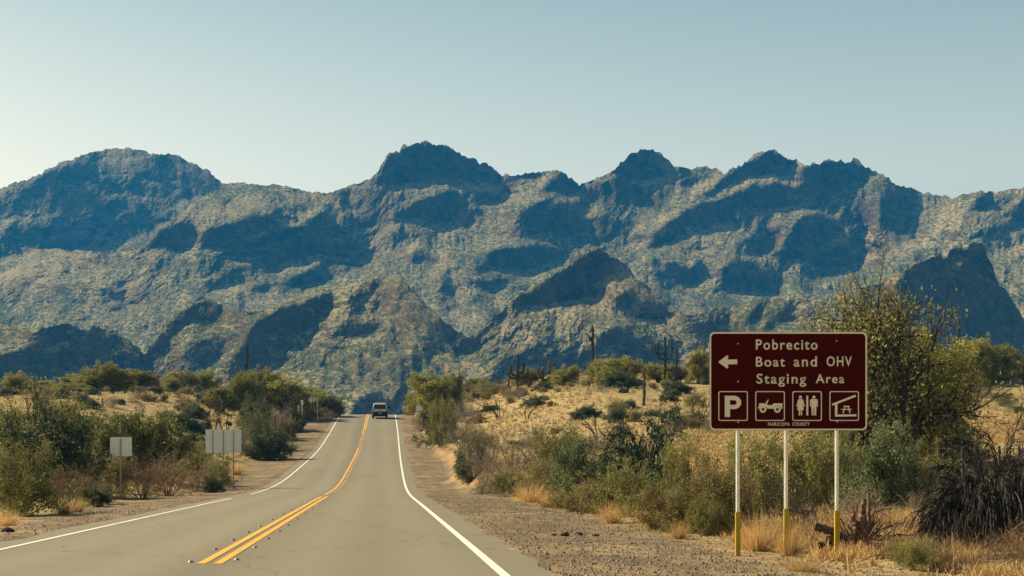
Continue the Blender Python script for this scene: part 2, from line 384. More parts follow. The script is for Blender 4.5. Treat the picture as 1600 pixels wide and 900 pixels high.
def relief(name, skyline, cliffs, lights, D0, y_bot, seed, x0=-70, x1=1680, den_lit=0.30, steep=1.5, rough=1.0, back=1.0, ribs=()):
    """a range of hills: its slopes are given by where the cliffs are, its depth follows from them"""
    R = np.random.default_rng(seed)
    hx, hy = 3.0, 2.25
    ytop = min(p[1] for p in skyline) - 12
    xs = np.arange(x0, x1 + hx, hx); ys = np.arange(y_bot, ytop, -hy)
    nx, ny = len(xs), len(ys); PX, PY = np.meshgrid(xs, ys)
    wob = 1
    wx = PX + 4 * lattice((ny, nx), 11, R) + 4 * lattice((ny, nx), 5, R) + 3.5 * lattice((ny, nx), 2.5, R)
    wy = PY + 3 * lattice((ny, nx), 11, R) + 3.5 * lattice((ny, nx), 5, R) + 3 * lattice((ny, nx), 2.5, R)
    dark = np.zeros((ny, nx))
    for poly in cliffs:
        k = 1.0
        if isinstance(poly[0], (int, float)): k, poly = poly[0], poly[1:]
        dark = np.maximum(dark, in_poly(wx, wy, poly) * k)
    for poly in list(lights) + list(ribs): dark = np.where(in_poly(wx, wy, poly), 0, dark)
    brk = lattice((ny, nx), (7, 10), R) + 0.7 * lattice((ny, nx), (3.5, 5), R)
    dark = dark * (1 - 0.75 * sst(0.8, 1.05, brk))                      # ledges that catch the sun
    big = lattice((ny, nx), (12, 16), R) + 0.6 * lattice((ny, nx), (5, 6), R) + 0.35 * lattice((ny, nx), (2.5, 3), R)
    dark = np.maximum(dark, 0.8 * sst(0.8, 1.0, big))                  # outcrops
    dark = blur(dark, 1)
    a = (PX - VX) / F; e = (HY - PY) / F
    n1 = lattice((ny, nx), 28, R) * 0.5 + lattice((ny, nx), 13, R) * 0.35 + lattice((ny, nx), 6, R) * 0.3
    n2 = lattice((ny, nx), 26, R) * 0.5 + lattice((ny, nx), 12, R) * 0.4 + lattice((ny, nx), 5, R) * 0.3
    rdg = 1 - np.abs(lattice((ny, nx), (9, 7), R)) * 2
    den = den_lit * np.exp(0.75 * n1 + 0.25 * rdg)
    den = np.clip(den, 0.16, 1.2)
    den = np.exp(np.log(den) * (1 - dark) + math.log(steep) * dark)
    p = (0.10 + 0.45 * n2) * (1 - dark) + dark * (-0.75 + 0.25 * n2)
    ge = 1.0 / den; ga = -p / den
    rb = np.zeros((ny, nx))
    for poly in ribs: rb = np.maximum(rb, in_poly(wx, wy, poly) * 1.0)
    rb = blur(rb, 1) * (1 - dark); rn_ = lattice((ny, nx), (9, 3.2), R) + 0.6 * lattice((ny, nx), (4, 2.2), R)
    den = np.exp(np.log(den) * (1 - rb) + math.log(0.95) * rb); p = p * (1 - rb) + rb * (0.35 + 1.0 * rn_)
    p = p + dark * 0.35 * rn_
    ge = 1.0 / den; ga = -p / den
    w = 1.0 + 10.0 * dark + 3 * rb; we = w; wa = 0.6 * w
    he, ha = hy / F, hx / F
    WE = (we[1:] + we[:-1]) / 2; BE = (ge[1:] + ge[:-1]) / 2 * he
    WA = (wa[:, 1:] + wa[:, :-1]) / 2; BA = (ga[:, 1:] + ga[:, :-1]) / 2 * ha
    WA = WA * (he / ha) ** 0 
    pin = np.zeros((ny, nx)); pin[0] = 0.02
    def A(u):
        out = pin * u
        d = WE * (u[1:] - u[:-1]); out[1:] += d; out[:-1] -= d
        d = WA * (u[:, 1:] - u[:, :-1]); out[:, 1:] += d; out[:, :-1] -= d
        return out
    b = pin * math.log(D0)
    d = WE * BE; b[1:] += d; b[:-1] -= d
    d = WA * BA; b[:, 1:] += d; b[:, :-1] -= d
    u = np.full((ny, nx), math.log(D0)) + np.cumsum(np.full((ny, nx), 1 / 0.35 * he), 0)
    rr = b - A(u); pp = rr.copy(); rs = (rr * rr).sum()
    for it in range(1000):
        Ap = A(pp); al = rs / (pp * Ap).sum(); u += al * pp; rr -= al * Ap
        rn = (rr * rr).sum()
        if rn < 1e-12: break
        pp = rr + rn / rs * pp; rs = rn
    # make sure every column keeps going away from the viewer
    du = np.maximum(np.diff(u, axis=0), he * 0.45); u = np.concatenate([u[:1], u[:1] + np.cumsum(du, 0)], 0) if False else u
    # fine grid
    cx = np.arange(x0, x1, 1.6); nc = len(cx)
    sk = np.interp(cx, [q[0] for q in skyline], [q[1] for q in skyline])
    dk = np.array([blur(dark, 2)[min(ny - 1, max(0, int((y_bot - yy_ - 5) / hy))), min(nx - 1, int((xx_ - x0) / hx))] for xx_, yy_ in zip(cx, sk)])
    for lam, amp in ((22, 1.8), (9, 1.8), (4.5, 1.5), (2.2, 1.0)):
        sk = sk + amp * rough * lattice((1, nc), (4, lam / 1.6), R)[0] * (0.75 + 1.1 * dk)
    nr = int((y_bot - ytop) / 1.35)
    t = np.linspace(0, 1, nr) 
    YY = y_bot + (sk[None, :] - y_bot) * t[:, None]
    XX = np.repeat(cx[None, :], nr, 0)
    def samp(G):
        fx = (XX - x0) / hx; fy = (y_bot - YY) / hy
        ix = np.clip(fx.astype(int), 0, nx - 2); iy = np.clip(fy.astype(int), 0, ny - 2); fx = fx - ix; fy = fy - iy
        return (G[iy, ix] * (1 - fx) + G[iy, ix + 1] * fx) * (1 - fy) + (G[iy + 1, ix] * (1 - fx) + G[iy + 1, ix + 1] * fx) * fy
    U = samp(u); GE = np.clip(samp(blur(1 / den, 1)), 0.5, 6)
    for lam, al in ((40, 0.08), (21, 0.085), (11, 0.095), (6, 0.095), (3.2, 0.09)):
        nn = lattice((nr, nc), (lam / 1.35, lam / 1.6), R)
        if lam > 4: nn = nn * 0.4 + (0.5 - np.abs(lattice((nr, nc), (lam / 1.35 * 1.3, lam / 1.6), R))) * 1.0
        U = U + rough * al * lam / F * GE * nn
    D = np.exp(U); aa = (XX - VX) / F; ee = (HY - YY) / F
    X = aa * D; Z = ee * D; Y = D
    # far side
    nb = 14; rows = [(X, Y, Z)]
    kx, kz, ky = X[-1], Z[-1], Y[-1]
    h = np.maximum(kz + 40, 20)
    bx, by, bz = [], [], []
    for k in range(1, nb + 1):
        q = k / nb
        dist = h * back * (0.25 * q + 1.3 * q * q) 
        zz = kz - h * (q ** 1.35) + 4 * lattice((1, nc), (3, 6), R)[0] * q
        bx.append(kx + aa[-1] * dist); by.append(ky + dist); bz.append(zz)
    X = np.vstack([X] + bx); Y = np.vstack([Y] + by); Z = np.vstack([Z] + bz)
    m = mesh_np(name, np.stack([X.ravel(), Y.ravel(), Z.ravel()], 1), grid_faces(X.shape[0], nc), MTN, False)
    return tag(link(name, m), kind="structure")

SK_MAIN = [(-70, 405), (0, 400), (60, 388), (150, 394), (215, 386), (240, 366), (280, 337), (300, 317), (330, 298), (347, 288), (375, 286), (400, 290), (430, 289), (455, 293), (480, 300), (510, 303), (530, 297),
    (545, 289), (560, 286), (580, 276), (592, 266), (595, 255), (610, 243), (625, 238), (630, 229), (660, 224), (675, 222), (695, 230), (725, 243), (740, 247), (765, 258), (780, 271), (795, 274),
    (820, 269), (840, 269), (865, 266), (880, 268), (905, 285), (915, 284), (940, 276), (955, 268), (965, 257), (985, 243), (1005, 230), (1020, 236), (1035, 244), (1050, 256), (1080, 262), (1110, 261),
    (1132, 270), (1150, 260), (1175, 248), (1200, 233), (1210, 232), (1235, 247), (1260, 256), (1290, 254), (1305, 250), (1320, 252), (1335, 254), (1360, 262), (1385, 278), (1400, 287), (1440, 299),
    (1490, 309), (1520, 300), (1550, 300), (1600, 293), (1690, 283)]
CL_MAIN = [
    [(222, 388), (245, 365), (275, 350), (300, 347), (305, 352), (300, 385), (222, 390)],
    [(310, 378), (330, 355), (370, 345), (400, 328), (415, 325), (440, 350), (470, 345), (480, 335), (515, 337), (540, 360), (575, 390), (592, 408), (560, 405), (520, 400), (480, 400), (455, 415), (420, 415), (395, 405), (350, 395), (315, 388)],
    [(580, 285), (592, 262), (600, 245), (630, 226), (675, 220), (725, 240), (765, 256), (790, 272), (782, 288), (740, 285), (700, 278), (660, 280), (630, 292), (600, 290)],
    [(615, 335), (640, 315), (680, 302), (710, 300), (722, 315), (727, 330), (705, 342), (660, 340), (620, 340)],
    [(740, 300), (770, 290), (785, 310), (780, 318), (745, 312)],
    [(640, 408), (650, 393), (665, 387), (690, 408), (665, 412)],
    [(745, 400), (790, 385), (830, 383), (880, 395), (890, 402), (850, 412), (800, 420), (760, 420)],
    [(815, 345), (820, 330), (850, 310), (880, 312), (920, 340), (925, 365), (885, 370), (850, 362), (820, 350)],
    [(850, 300), (855, 285), (880, 265), (905, 285), (920, 305), (900, 305), (870, 298)],
    [(790, 270), (840, 266), (852, 272), (830, 282), (800, 284)],
    [(955, 268), (985, 243), (1005, 229), (1035, 243), (1055, 260), (1050, 275), (1000, 283), (965, 278)],
    [0.6, (1060, 262), (1110, 259), (1130, 270), (1090, 280), (1040, 300), (1000, 310), (1020, 290)],
    [(1008, 390), (1012, 378), (1035, 345), (1060, 330), (1100, 318), (1150, 298), (1200, 285), (1250, 290), (1255, 325), (1190, 330), (1150, 335), (1100, 355), (1060, 370), (1030, 385)],
    [(1085, 310), (1120, 290), (1175, 247), (1205, 231), (1240, 250), (1230, 275), (1190, 272), (1140, 285), (1110, 305)],
    [(1250, 256), (1310, 248), (1335, 252), (1365, 262), (1355, 280), (1320, 300), (1300, 330), (1265, 325), (1250, 290)],
    [0.7, (1360, 262), (1400, 287), (1440, 299), (1430, 325), (1400, 300), (1375, 320)],
    [(1210, 395), (1235, 365), (1260, 335), (1290, 330), (1320, 350), (1335, 375), (1350, 402), (1320, 420), (1290, 432), (1270, 430), (1255, 410)],
    [(1375, 320), (1400, 300), (1430, 325), (1415, 335), (1412, 380), (1405, 398), (1390, 392), (1375, 380), (1372, 345)],
    [(440, 445), (455, 435), (480, 425), (500, 413), (515, 435), (490, 440), (455, 452)],
    [(680, 455), (693, 430), (705, 445), (718, 465), (700, 460)],
    [0.8, (690, 420), (705, 408), (722, 410), (705, 436), (770, 455), (790, 432), (740, 436)],
    [(-60, 340), (0, 355), (20, 370), (37, 400), (0, 403), (-60, 403)],
    [(1010, 415), (1030, 405), (1070, 415), (1105, 420), (1080, 445), (1055, 440), (1025, 425)],
    [(1125, 450), (1130, 420), (1160, 405), (1180, 408), (1205, 430), (1238, 462), (1200, 455), (1150, 455)],
    [0.8, (1510, 322), (1540, 303), (1555, 325), (1520, 332)], [0.8, (1570, 330), (1600, 312), (1640, 305), (1640, 350), (1600, 347)],
    [0.8, (330, 440), (380, 415), (395, 412), (370, 432), (300, 456)], [0.7, (60, 440), (100, 440), (140, 470), (80, 464)], [0.7, (20, 430), (45, 425), (60, 445), (30, 448)],
    [0.8, (920, 345), (950, 335), (990, 352), (975, 385), (955, 372)], [0.6, (560, 330), (590, 320), (600, 350), (590, 365), (572, 350)],
    [0.7, (1150, 372), (1190, 366), (1210, 395), (1160, 400)], [0.7, (610, 360), (640, 368), (640, 385), (618, 378)], [0.6, (1430, 420), (1465, 400), (1470, 412), (1440, 430)]]
SK_FL = [(-70, 325), (-30, 306), (0, 294), (50, 277), (100, 255), (150, 236), (195, 230), (235, 238), (270, 240), (300, 253), (325, 266), (347, 288), (380, 315), (420, 350), (470, 400)]
CL_FL = [[0.6, (-70, 340), (0, 305), (60, 280), (120, 250), (140, 262), (160, 290), (150, 320), (100, 330), (40, 330), (0, 345)],
    [(110, 258), (125, 255), (150, 290), (175, 320), (210, 355), (180, 372), (150, 340), (130, 300)],
    [0.6, (200, 250), (270, 243), (325, 268), (347, 290), (330, 300), (290, 315), (260, 325), (230, 300), (210, 280)],
    [0.6, (10, 365), (60, 350), (130, 350), (170, 380), (100, 392), (40, 380)], [0.7, (170, 330), (230, 330), (260, 340), (230, 370), (190, 378)]]
SK_N = [(-70, 505), (0, 507), (60, 514), (100, 505), (140, 512), (170, 515), (200, 530), (225, 552), (245, 530), (262, 500), (290, 478), (320, 466), (350, 478), (380, 490), (410, 484), (440, 475), (500, 455), (560, 440), (590, 433), (605, 428), (615, 431), (625, 430), (640, 449), (660, 470),
    (690, 500), (735, 527), (760, 505), (785, 487), (800, 470), (830, 448), (870, 427), (895, 410), (910, 398), (925, 388), (935, 386), (950, 397), (965, 408), (985, 425), (1015, 450), (1045, 487), (1080, 492), (1150, 478), (1200, 462), (1240, 466),
    (1300, 458), (1370, 444), (1402, 428), (1420, 418), (1428, 408), (1450, 402), (1462, 399), (1478, 401), (1484, 390), (1494, 386), (1500, 380), (1516, 382), (1522, 376), (1538, 379), (1543, 396), (1560, 440), (1580, 470), (1610, 505), (1690, 550)]
CL_N = [[(-70, 620), (-40, 560), (30, 545), (60, 512), (110, 503), (150, 512), (200, 530), (232, 590), (240, 610), (100, 615)],
    [0.8, (200, 530), (225, 552), (245, 530), (262, 500), (290, 480), (300, 500), (270, 520), (250, 560), (225, 575)],
    [0.85, (290, 478), (320, 466), (345, 480), (350, 500), (330, 510), (300, 500)], [0.85, (300, 530), (340, 520), (350, 550), (320, 575), (290, 570)],
    [(360, 560), (390, 520), (400, 500), (440, 480), (520, 458), (505, 490), (480, 515), (440, 540), (420, 570), (395, 585), (365, 588)],
    [0.75, (560, 441), (605, 430), (600, 445), (575, 470), (550, 470)],
    [(622, 432), (640, 449), (670, 480), (700, 505), (735, 527), (745, 545), (700, 552), (675, 562), (655, 545), (660, 520), (640, 490), (622, 462)],
    [0.85, (600, 590), (625, 570), (640, 600), (650, 620), (615, 622)], [0.8, (670, 575), (705, 562), (700, 585), (672, 592)], [0.7, (520, 520), (560, 500), (600, 510), (560, 530)],
    [(800, 482), (803, 468), (850, 440), (900, 408), (932, 386), (955, 402), (960, 425), (930, 440), (940, 465), (900, 470), (860, 475)],
    [(955, 402), (1000, 438), (1025, 460), (1047, 488), (1020, 502), (985, 497), (965, 475), (975, 450), (950, 430)],
    [(932, 522), (990, 508), (1010, 528), (1040, 540), (1065, 570), (1045, 595), (960, 595), (925, 575)],
    [(1395, 450), (1420, 420), (1480, 388), (1538, 378), (1550, 415), (1580, 468), (1610, 505), (1650, 545), (1640, 570), (1540, 560), (1480, 535), (1450, 505), (1405, 475)],
    [(855, 575), (890, 545), (903, 560), (895, 595), (850, 598)], [(742, 603), (765, 588), (792, 592), (785, 606)], [(540, 660), (560, 625), (580, 613), (605, 622), (625, 628), (625, 662)],
    [0.8, (1175, 500), (1200, 478), (1235, 470), (1245, 500), (1180, 525)], [0.7, (1060, 530), (1090, 525), (1100, 545), (1070, 550)], [0.6, (790, 560), (830, 545), (850, 560), (810, 580)]]
LT_N = [[(925, 440), (965, 435), (972, 450), (965, 470), (945, 462)], [(1478, 408), (1492, 405), (1497, 425), (1484, 432)], [(1540, 440), (1547, 438), (1548, 480), (1540, 478)]]

relief("far_mountain", SK_FL, CL_FL, [], 1950, 470, 21, -70, 470, den_lit=0.48, steep=1.3)
RB_M = [[(1270, 330), (1330, 290), (1370, 300), (1372, 345), (1330, 350)], [(930, 285), (1000, 284), (1060, 290), (1040, 320), (960, 320)], [(1350, 400), (1400, 400), (1380, 430), (1340, 425)], [(500, 300), (570, 290), (600, 300), (570, 330), (520, 330)],
    [(690, 345), (740, 325), (800, 330), (810, 370), (760, 375)], [(1130, 330), (1210, 330), (1240, 360), (1160, 370)]]
relief("mountain_range", SK_MAIN, CL_MAIN, [], 1250, 640, 22, den_lit=0.30, ribs=RB_M)
RB_N = [[(585, 455), (612, 440), (632, 470), (648, 520), (655, 556), (630, 545), (605, 505)], [(600, 560), (640, 556), (705, 562), (700, 600), (660, 628), (610, 622), (575, 600)], [(360, 480), (400, 486), (385, 520), (360, 545)],
    [(1478, 400), (1500, 398), (1500, 430), (1480, 430)], [(1150, 490), (1200, 470), (1190, 520), (1140, 525)], [(900, 560), (930, 520), (930, 590), (900, 600)], [(530, 560), (570, 540), (590, 570), (560, 600)]]
relief("foothills", SK_N, CL_N, LT_N, 900, 705, 23, den_lit=0.34, ribs=RB_N)

# ------------------------------------------------------------------ haze
hz = NB("haze")
hz.n.clear(); ho = hz.n.new("ShaderNodeOutputMaterial"); pv = hz.n.new("ShaderNodeVolumePrincipled")
pv.inputs["Color"].default_value = (0.0, 0.36, 1.0, 1); pv.inputs["Density"].default_value = 0.00014
pv.inputs["Anisotropy"].default_value = 0.1
hz.l.new(pv.outputs[0], ho.inputs["Volume"])
def box_mesh(name, x0, x1, y0, y1, z0, z1, mat):
    v = [(x, y, z) for z in (z0, z1) for y in (y0, y1) for x in (x0, x1)]
    f = [(0, 2, 3, 1), (4, 5, 7, 6), (0, 1, 5, 4), (2, 6, 7, 3), (0, 4, 6, 2), (1, 3, 7, 5)]
    return mesh_np(name, v, f, mat)
tag(link("haze", box_mesh("haze", -2700, 2700, -70, 5400, -60, 560, hz.m)), kind="stuff")
# ------------------------------------------------------------------ plants
def unit(v): return v / np.maximum(np.linalg.norm(v, axis=-1, keepdims=True), 1e-9)

def grow(R, start, dirs, length, K=6, grav=0.0, wig=0.15, up=0.0):
    """start [N,3], dirs [N,3], length [N] -> polylines [N,K+1,3]"""
    N = len(start); p = [start]; d = unit(dirs); seg = (length / K)[:, None]
    for k in range(K):
        d = unit(d + R.normal(0, wig, (N, 3)) + np.array([0, 0, up - grav * (k + 1) / K]))
        p.append(p[-1] + d * seg)
    return np.stack(p, 1)

def tubes(P, r0, r1, sides=3):
    N, K, _ = P.shape
    T = np.gradient(P, axis=1); T = unit(T)
    ref = np.where(np.abs(T[..., 2:3]) > 0.9, np.array([1.0, 0, 0]), np.array([0, 0, 1.0]))
    A = unit(np.cross(T, ref)); B = np.cross(T, A)
    r0 = np.broadcast_to(np.asarray(r0, float), (N,)); r1 = np.broadcast_to(np.asarray(r1, float), (N,))
    rr = r0[:, None] + (r1 - r0)[:, None] * np.linspace(0, 1, K)[None]
    an = np.arange(sides) * 2 * math.pi / sides
    V = P[:, :, None, :] + rr[:, :, None, None] * (np.cos(an)[None, None, :, None] * A[:, :, None, :] + np.sin(an)[None, None, :, None] * B[:, :, None, :])
    idx = np.arange(N * K * sides).reshape(N, K, sides)
    a = idx[:, :-1, :]; b = np.roll(a, -1, 2); d = idx[:, 1:, :]; c = np.roll(d, -1, 2)
    return V.reshape(-1, 3), np.stack([a.ravel(), b.ravel(), c.ravel(), d.ravel()], 1)

def children(R, P, n, tmin=0.3, tmax=1.0, spread=0.8, out=0.0):
    """n child starts and directions spread over the parent polylines P"""
    N, K, _ = P.shape
    i = R.integers(0, N, n); t = R.uniform(tmin, tmax, n) * (K - 1)
    k = np.minimum(t.astype(int), K - 2); f = (t - k)[:, None]
    s = P[i, k] * (1 - f) + P[i, k + 1] * f
    d = unit(P[i, k + 1] - P[i, k])
    o = s - np.array([0, 0, s[:, 2].mean() * 0.6])
    dd = unit(d + spread * unit(R.normal(0, 1, (n, 3))) + out * unit(o))
    return s, dd

def leaves(R, C, size, aspect=2.1):
    n = len(C); u = unit(R.normal(0, 1, (n, 3))); v = unit(np.cross(u, R.normal(0, 1, (n, 3))))
    s = size * R.uniform(0.6, 1.4, n)[:, None]
    u = u * s * aspect * 0.5; v = v * s * 0.5
    V = np.stack([C - u, C + v, C + u, C - v], 1).reshape(-1, 3)
    return V, np.arange(4 * n).reshape(n, 4)

def on(R, P, n, jit, tmin=0.2):
    s, _ = children(R, P, n, tmin, 1.0)
    return s + R.normal(0, jit, s.shape)

def join(parts):
    V, Fc, o = [], [], 0
    for v, f in parts:
        V.append(v); Fc.append(f + o); o += len(v)
    return np.concatenate(V), np.concatenate(Fc)

def fan(R, n, tilt0, tilt1, rad=0.06):
    an = R.uniform(0, 2 * math.pi, n); ti = R.uniform(tilt0, tilt1, n)
    d = np.stack([np.cos(an) * np.sin(ti), np.sin(an) * np.sin(ti), np.cos(ti)], 1)
    s = np.stack([np.cos(an) * rad * R.random(n), np.sin(an) * rad * R.random(n), np.full(n, -0.05)], 1)
    return s, d

M_CREO = leafmat("creosote_leaf", (0.085, 0.098, 0.024), (0.23, 0.225, 0.058), 0.22)
M_DARKG = leafmat("dark_green_leaf", (0.035, 0.055, 0.022), (0.085, 0.105, 0.04), 0.2)
M_PALO = leafmat("palo_verde_leaf", (0.13, 0.135, 0.028), (0.30, 0.275, 0.06), 0.25)
M_BLUE = leafmat("blue_green_leaf", (0.065, 0.095, 0.042), (0.16, 0.19, 0.085), 0.2)
M_OLIVE = leafmat("olive_brown_leaf", (0.13, 0.12, 0.04), (0.24, 0.20, 0.075), 0.3)
M_DEEP = leafmat("deep_green_leaf", (0.012, 0.028, 0.016), (0.04, 0.065, 0.035), 0.1)
M_MESQ = leafmat("mesquite_leaf", (0.15, 0.155, 0.038), (0.33, 0.31, 0.085), 0.3)
M_GREY = leafmat("grey_twig", (0.12, 0.095, 0.075), (0.26, 0.21, 0.165), 0.0)
M_BROWN = leafmat("brown_twig", (0.11, 0.07, 0.04), (0.22, 0.14, 0.085), 0.0)
M_WOOD = leafmat("dark_bark", (0.016, 0.012, 0.009), (0.05, 0.037, 0.025), 0.0)
M_BLACK = leafmat("weeping_twig", (0.006, 0.007, 0.009), (0.04, 0.036, 0.032), 0.0)
M_GOLD = leafmat("dry_grass_blade", (0.30, 0.19, 0.075), (0.56, 0.38, 0.16), 0.35)
M_TAN = leafmat("straw_blade", (0.36, 0.27, 0.12), (0.52, 0.42, 0.22), 0.3)
M_CACT = leafmat("cactus_skin", (0.018, 0.022, 0.012), (0.04, 0.045, 0.025), 0.0, rv=0.1)
M_CDEAD = leafmat("dead_cactus_skin", (0.05, 0.035, 0.022), (0.11, 0.08, 0.05), 0.0)

# every builder gives (wood verts/faces, leaf verts/faces) for a plant about 1 m high (or as noted), scaled on placing
def shape_bush(seed, n0=26, n1=150, n2=900, nl=15000, leaf=0.0155, tilt=1.05, wood_r=0.009, grav=0.1, up=0.05, crown=None, jit=0.03, sides=3):
    R = np.random.default_rng(seed)
    s, d = fan(R, n0, 0.1, tilt)
    L = R.uniform(0.65, 1.0, n0) * (1.0 - 0.25 * (np.arccos(np.clip(d[:, 2], -1, 1)) / 1.2))
    # lumpy outline: some sectors of the crown are longer than others
    az_ = np.arctan2(d[:, 1], d[:, 0]); L = L * (1 + 0.18 * np.sin(az_ * 2 + seed) + 0.12 * np.sin(az_ * 5 + 2 * seed))
    P0 = grow(R, s, d, L, 7, grav, 0.12, up)
    s, d = children(R, P0, n1, 0.3, 0.98, 0.75); P1 = grow(R, s, d, R.uniform(0.15, 0.38, n1), 4, grav * 0.8, 0.15, up)
    s, d = children(R, P1, n2, 0.2, 1.0, 0.9); P2 = grow(R, s, d, R.uniform(0.06, 0.18, n2), 3, grav, 0.2, 0.0)
    w = [tubes(P0, wood_r, wood_r * 0.35, sides), tubes(P1, wood_r * 0.45, wood_r * 0.2, 3), tubes(P2, wood_r * 0.22, wood_r * 0.12, 3)]
    lv = None
    if nl:
        C = np.concatenate([on(R, P2, int(nl * 0.75), jit), on(R, P1, nl - int(nl * 0.75), jit)])
        lv = leaves(R, C, leaf)
    return join(w), lv

def shape_tree(seed, trunks=4, lean=0.6, n1=40, n2=260, n3=1400, nl=26000, leaf=0.017, r=0.03, grav=0.15, jit=0.03, droop=0.25):
    """multi-stemmed desert tree, about 1 m high and 1.2 m wide before scaling"""
    R = np.random.default_rng(seed)
    s, d = fan(R, trunks, 0.25, lean, 0.03); L = R.uniform(0.45, 0.7, trunks)
    P0 = grow(R, s, d, L, 8, -0.05, 0.13)
    s, d = children(R, P0, n1, 0.35, 1.0, 0.9, 0.2); P1 = grow(R, s, d, R.uniform(0.25, 0.5, n1), 6, grav, 0.16, 0.06)
    s, d = children(R, P1, n2, 0.25, 1.0, 0.9); P2 = grow(R, s, d, R.uniform(0.1, 0.27, n2), 4, droop, 0.18)
    s, d = children(R, P2, n3, 0.2, 1.0, 0.9); P3 = grow(R, s, d, R.uniform(0.04, 0.12, n3), 3, droop, 0.2)
    w = [tubes(P0, r, r * 0.45, 6), tubes(P1, r * 0.38, r * 0.12, 4), tubes(P2, r * 0.13, r * 0.05, 3), tubes(P3, r * 0.06, r * 0.03, 3)]
    lv = None
    if nl:
        C = np.concatenate([on(R, P3, int(nl * 0.8), jit), on(R, P2, nl - int(nl * 0.8), jit)])
        lv = leaves(R, C, leaf)
    return join(w), lv

def shape_brush(seed, n0=34, n1=260, n2=900, r=0.008):
    return shape_bush(seed, n0, n1, n2, 900, 0.012, 1.25, r, 0.12, 0.02, jit=0.02)

def shape_weep(seed, n0=190, n1=4200, n2=11000, r=0.013):
    """arching limbs whose long thin twigs hang to the ground"""
    R = np.random.default_rng(seed)
    s, d = fan(R, n0, 0.1, 1.0, 0.12)
    P0 = grow(R, s, d, R.uniform(0.7, 1.35, n0), 12, 0.40, 0.07)
    s, d = children(R, P0, n1, 0.3, 1.0, 0.5, 0.15); P1 = grow(R, s, d, R.uniform(0.12, 0.36, n1), 6, 0.45, 0.2)
    s, d = children(R, P1, n2, 0.1, 1.0, 0.5); P2 = grow(R, s, d, R.uniform(0.05, 0.16, n2), 4, 0.3, 0.3)
    for P in (P0, P1, P2): P[..., 2] = np.maximum(P[..., 2], 0.0)
    return join([tubes(P0, r, r * 0.4, 4), tubes(P1, r * 0.34, r * 0.16, 3), tubes(P2, r * 0.2, r * 0.1, 3)]), None

def shape_dead(seed, n0=5, n1=22, n2=70, r=0.022):
    R = np.random.default_rng(seed)
    s, d = fan(R, n0, 0.15, 0.9, 0.05); P0 = grow(R, s, d, R.uniform(0.7, 1.1, n0), 8, 0.05, 0.16)
    s, d = children(R, P0, n1, 0.3, 1.0, 0.9); P1 = grow(R, s, d, R.uniform(0.2, 0.45, n1), 5, 0.1, 0.2)
    s, d = children(R, P1, n2, 0.2, 1.0, 0.9); P2 = grow(R, s, d, R.uniform(0.06, 0.2, n2), 3, 0.1, 0.2)
    return join([tubes(P0, r, r * 0.4, 5), tubes(P1, r * 0.4, r * 0.15, 4), tubes(P2, r * 0.16, r * 0.08, 3)]), None

def shape_tuft(seed, n=420, w=0.006, tilt=0.95):
    R = np.random.default_rng(seed)
    an = R.uniform(0, 2 * math.pi, n); ti = np.abs(R.normal(0.0, tilt * 0.5, n)); rr = 0.16 * np.sqrt(R.random(n))
    s = np.stack([np.cos(an) * rr, np.sin(an) * rr, np.full(n, -0.04)], 1)
    d = np.stack([np.cos(an) * np.sin(ti), np.sin(an) * np.sin(ti), np.cos(ti)], 1)
    P = grow(R, s, d, R.uniform(0.5, 1.1, n), 4, 0.18, 0.06)
    side = unit(np.cross(d, R.normal(0, 1, (n, 3))))
    K = P.shape[1]; wd = (w * (1 - np.linspace(0, 0.85, K)))[None, :, None] * side[:, None, :]
    V = np.stack([P - wd, P + wd], 2); idx = np.arange(n * K * 2).reshape(n, K, 2)
    f = np.stack([idx[:, :-1, 0], idx[:, :-1, 1], idx[:, 1:, 1], idx[:, 1:, 0]], -1).reshape(-1, 4)
    return V.reshape(-1, 3), f

KINDS = {}
def kind(key, name, cat, fn, variants, wood, leaf, h, part_names=("branches", "foliage")):
    KINDS[key] = dict(name=name, cat=cat, fn=fn, var=variants, wood=wood, leaf=leaf, h=h, parts=part_names, cache={})
kind("creosote", "creosote_bush", "bush", shape_bush, [dict(seed=1), dict(seed=2), dict(seed=3)], M_GREY, M_CREO, 0.95)
kind("darkbush", "dark_green_bush", "bush", lambda seed: shape_bush(seed, 30, 220, 900, 28000, 0.020, 1.2, 0.010, jit=0.045), [dict(seed=11), dict(seed=12)], M_WOOD, M_DARKG, 0.9)
kind("bluebush", "blue_green_bush", "bush", lambda seed: shape_bush(seed, 30, 200, 900, 24000, 0.016, 1.15, 0.009, jit=0.04), [dict(seed=21), dict(seed=22)], M_GREY, M_BLUE, 0.92)
kind("olive", "olive_brown_bush", "bush", lambda seed: shape_bush(seed, 30, 200, 900, 18000, 0.0155, 1.2, 0.008, jit=0.04), [dict(seed=31), dict(seed=32)], M_BROWN, M_OLIVE, 0.9)
kind("palo", "palo_verde", "tree", lambda seed: shape_tree(seed), [dict(seed=41), dict(seed=42), dict(seed=43)], M_WOOD, M_PALO, 1.0, ("trunk", "crown"))
kind("thicket", "desert_tree", "tree", lambda seed: shape_tree(seed, 5, 0.9, 60, 420, 1700, 28000, 0.018, 0.026), [dict(seed=46), dict(seed=47)], M_WOOD, M_CREO, 0.95, ("trunk", "crown"))
kind("mesquite", "mesquite_tree", "tree", lambda seed: shape_tree(seed, 8, 0.9, 70, 480, 2200, 9500, 0.0105, 0.034, -0.04, 0.03, 0.03), [dict(seed=51), dict(seed=52)], M_WOOD, M_MESQ, 1.0, ("trunk", "crown"))
kind("brush", "dry_brush", "bush", shape_brush, [dict(seed=61), dict(seed=62), dict(seed=63)], M_GREY, M_OLIVE, 0.85)
kind("brownbrush", "brown_brush", "bush", shape_brush, [dict(seed=66), dict(seed=67)], M_BROWN, M_OLIVE, 0.85)
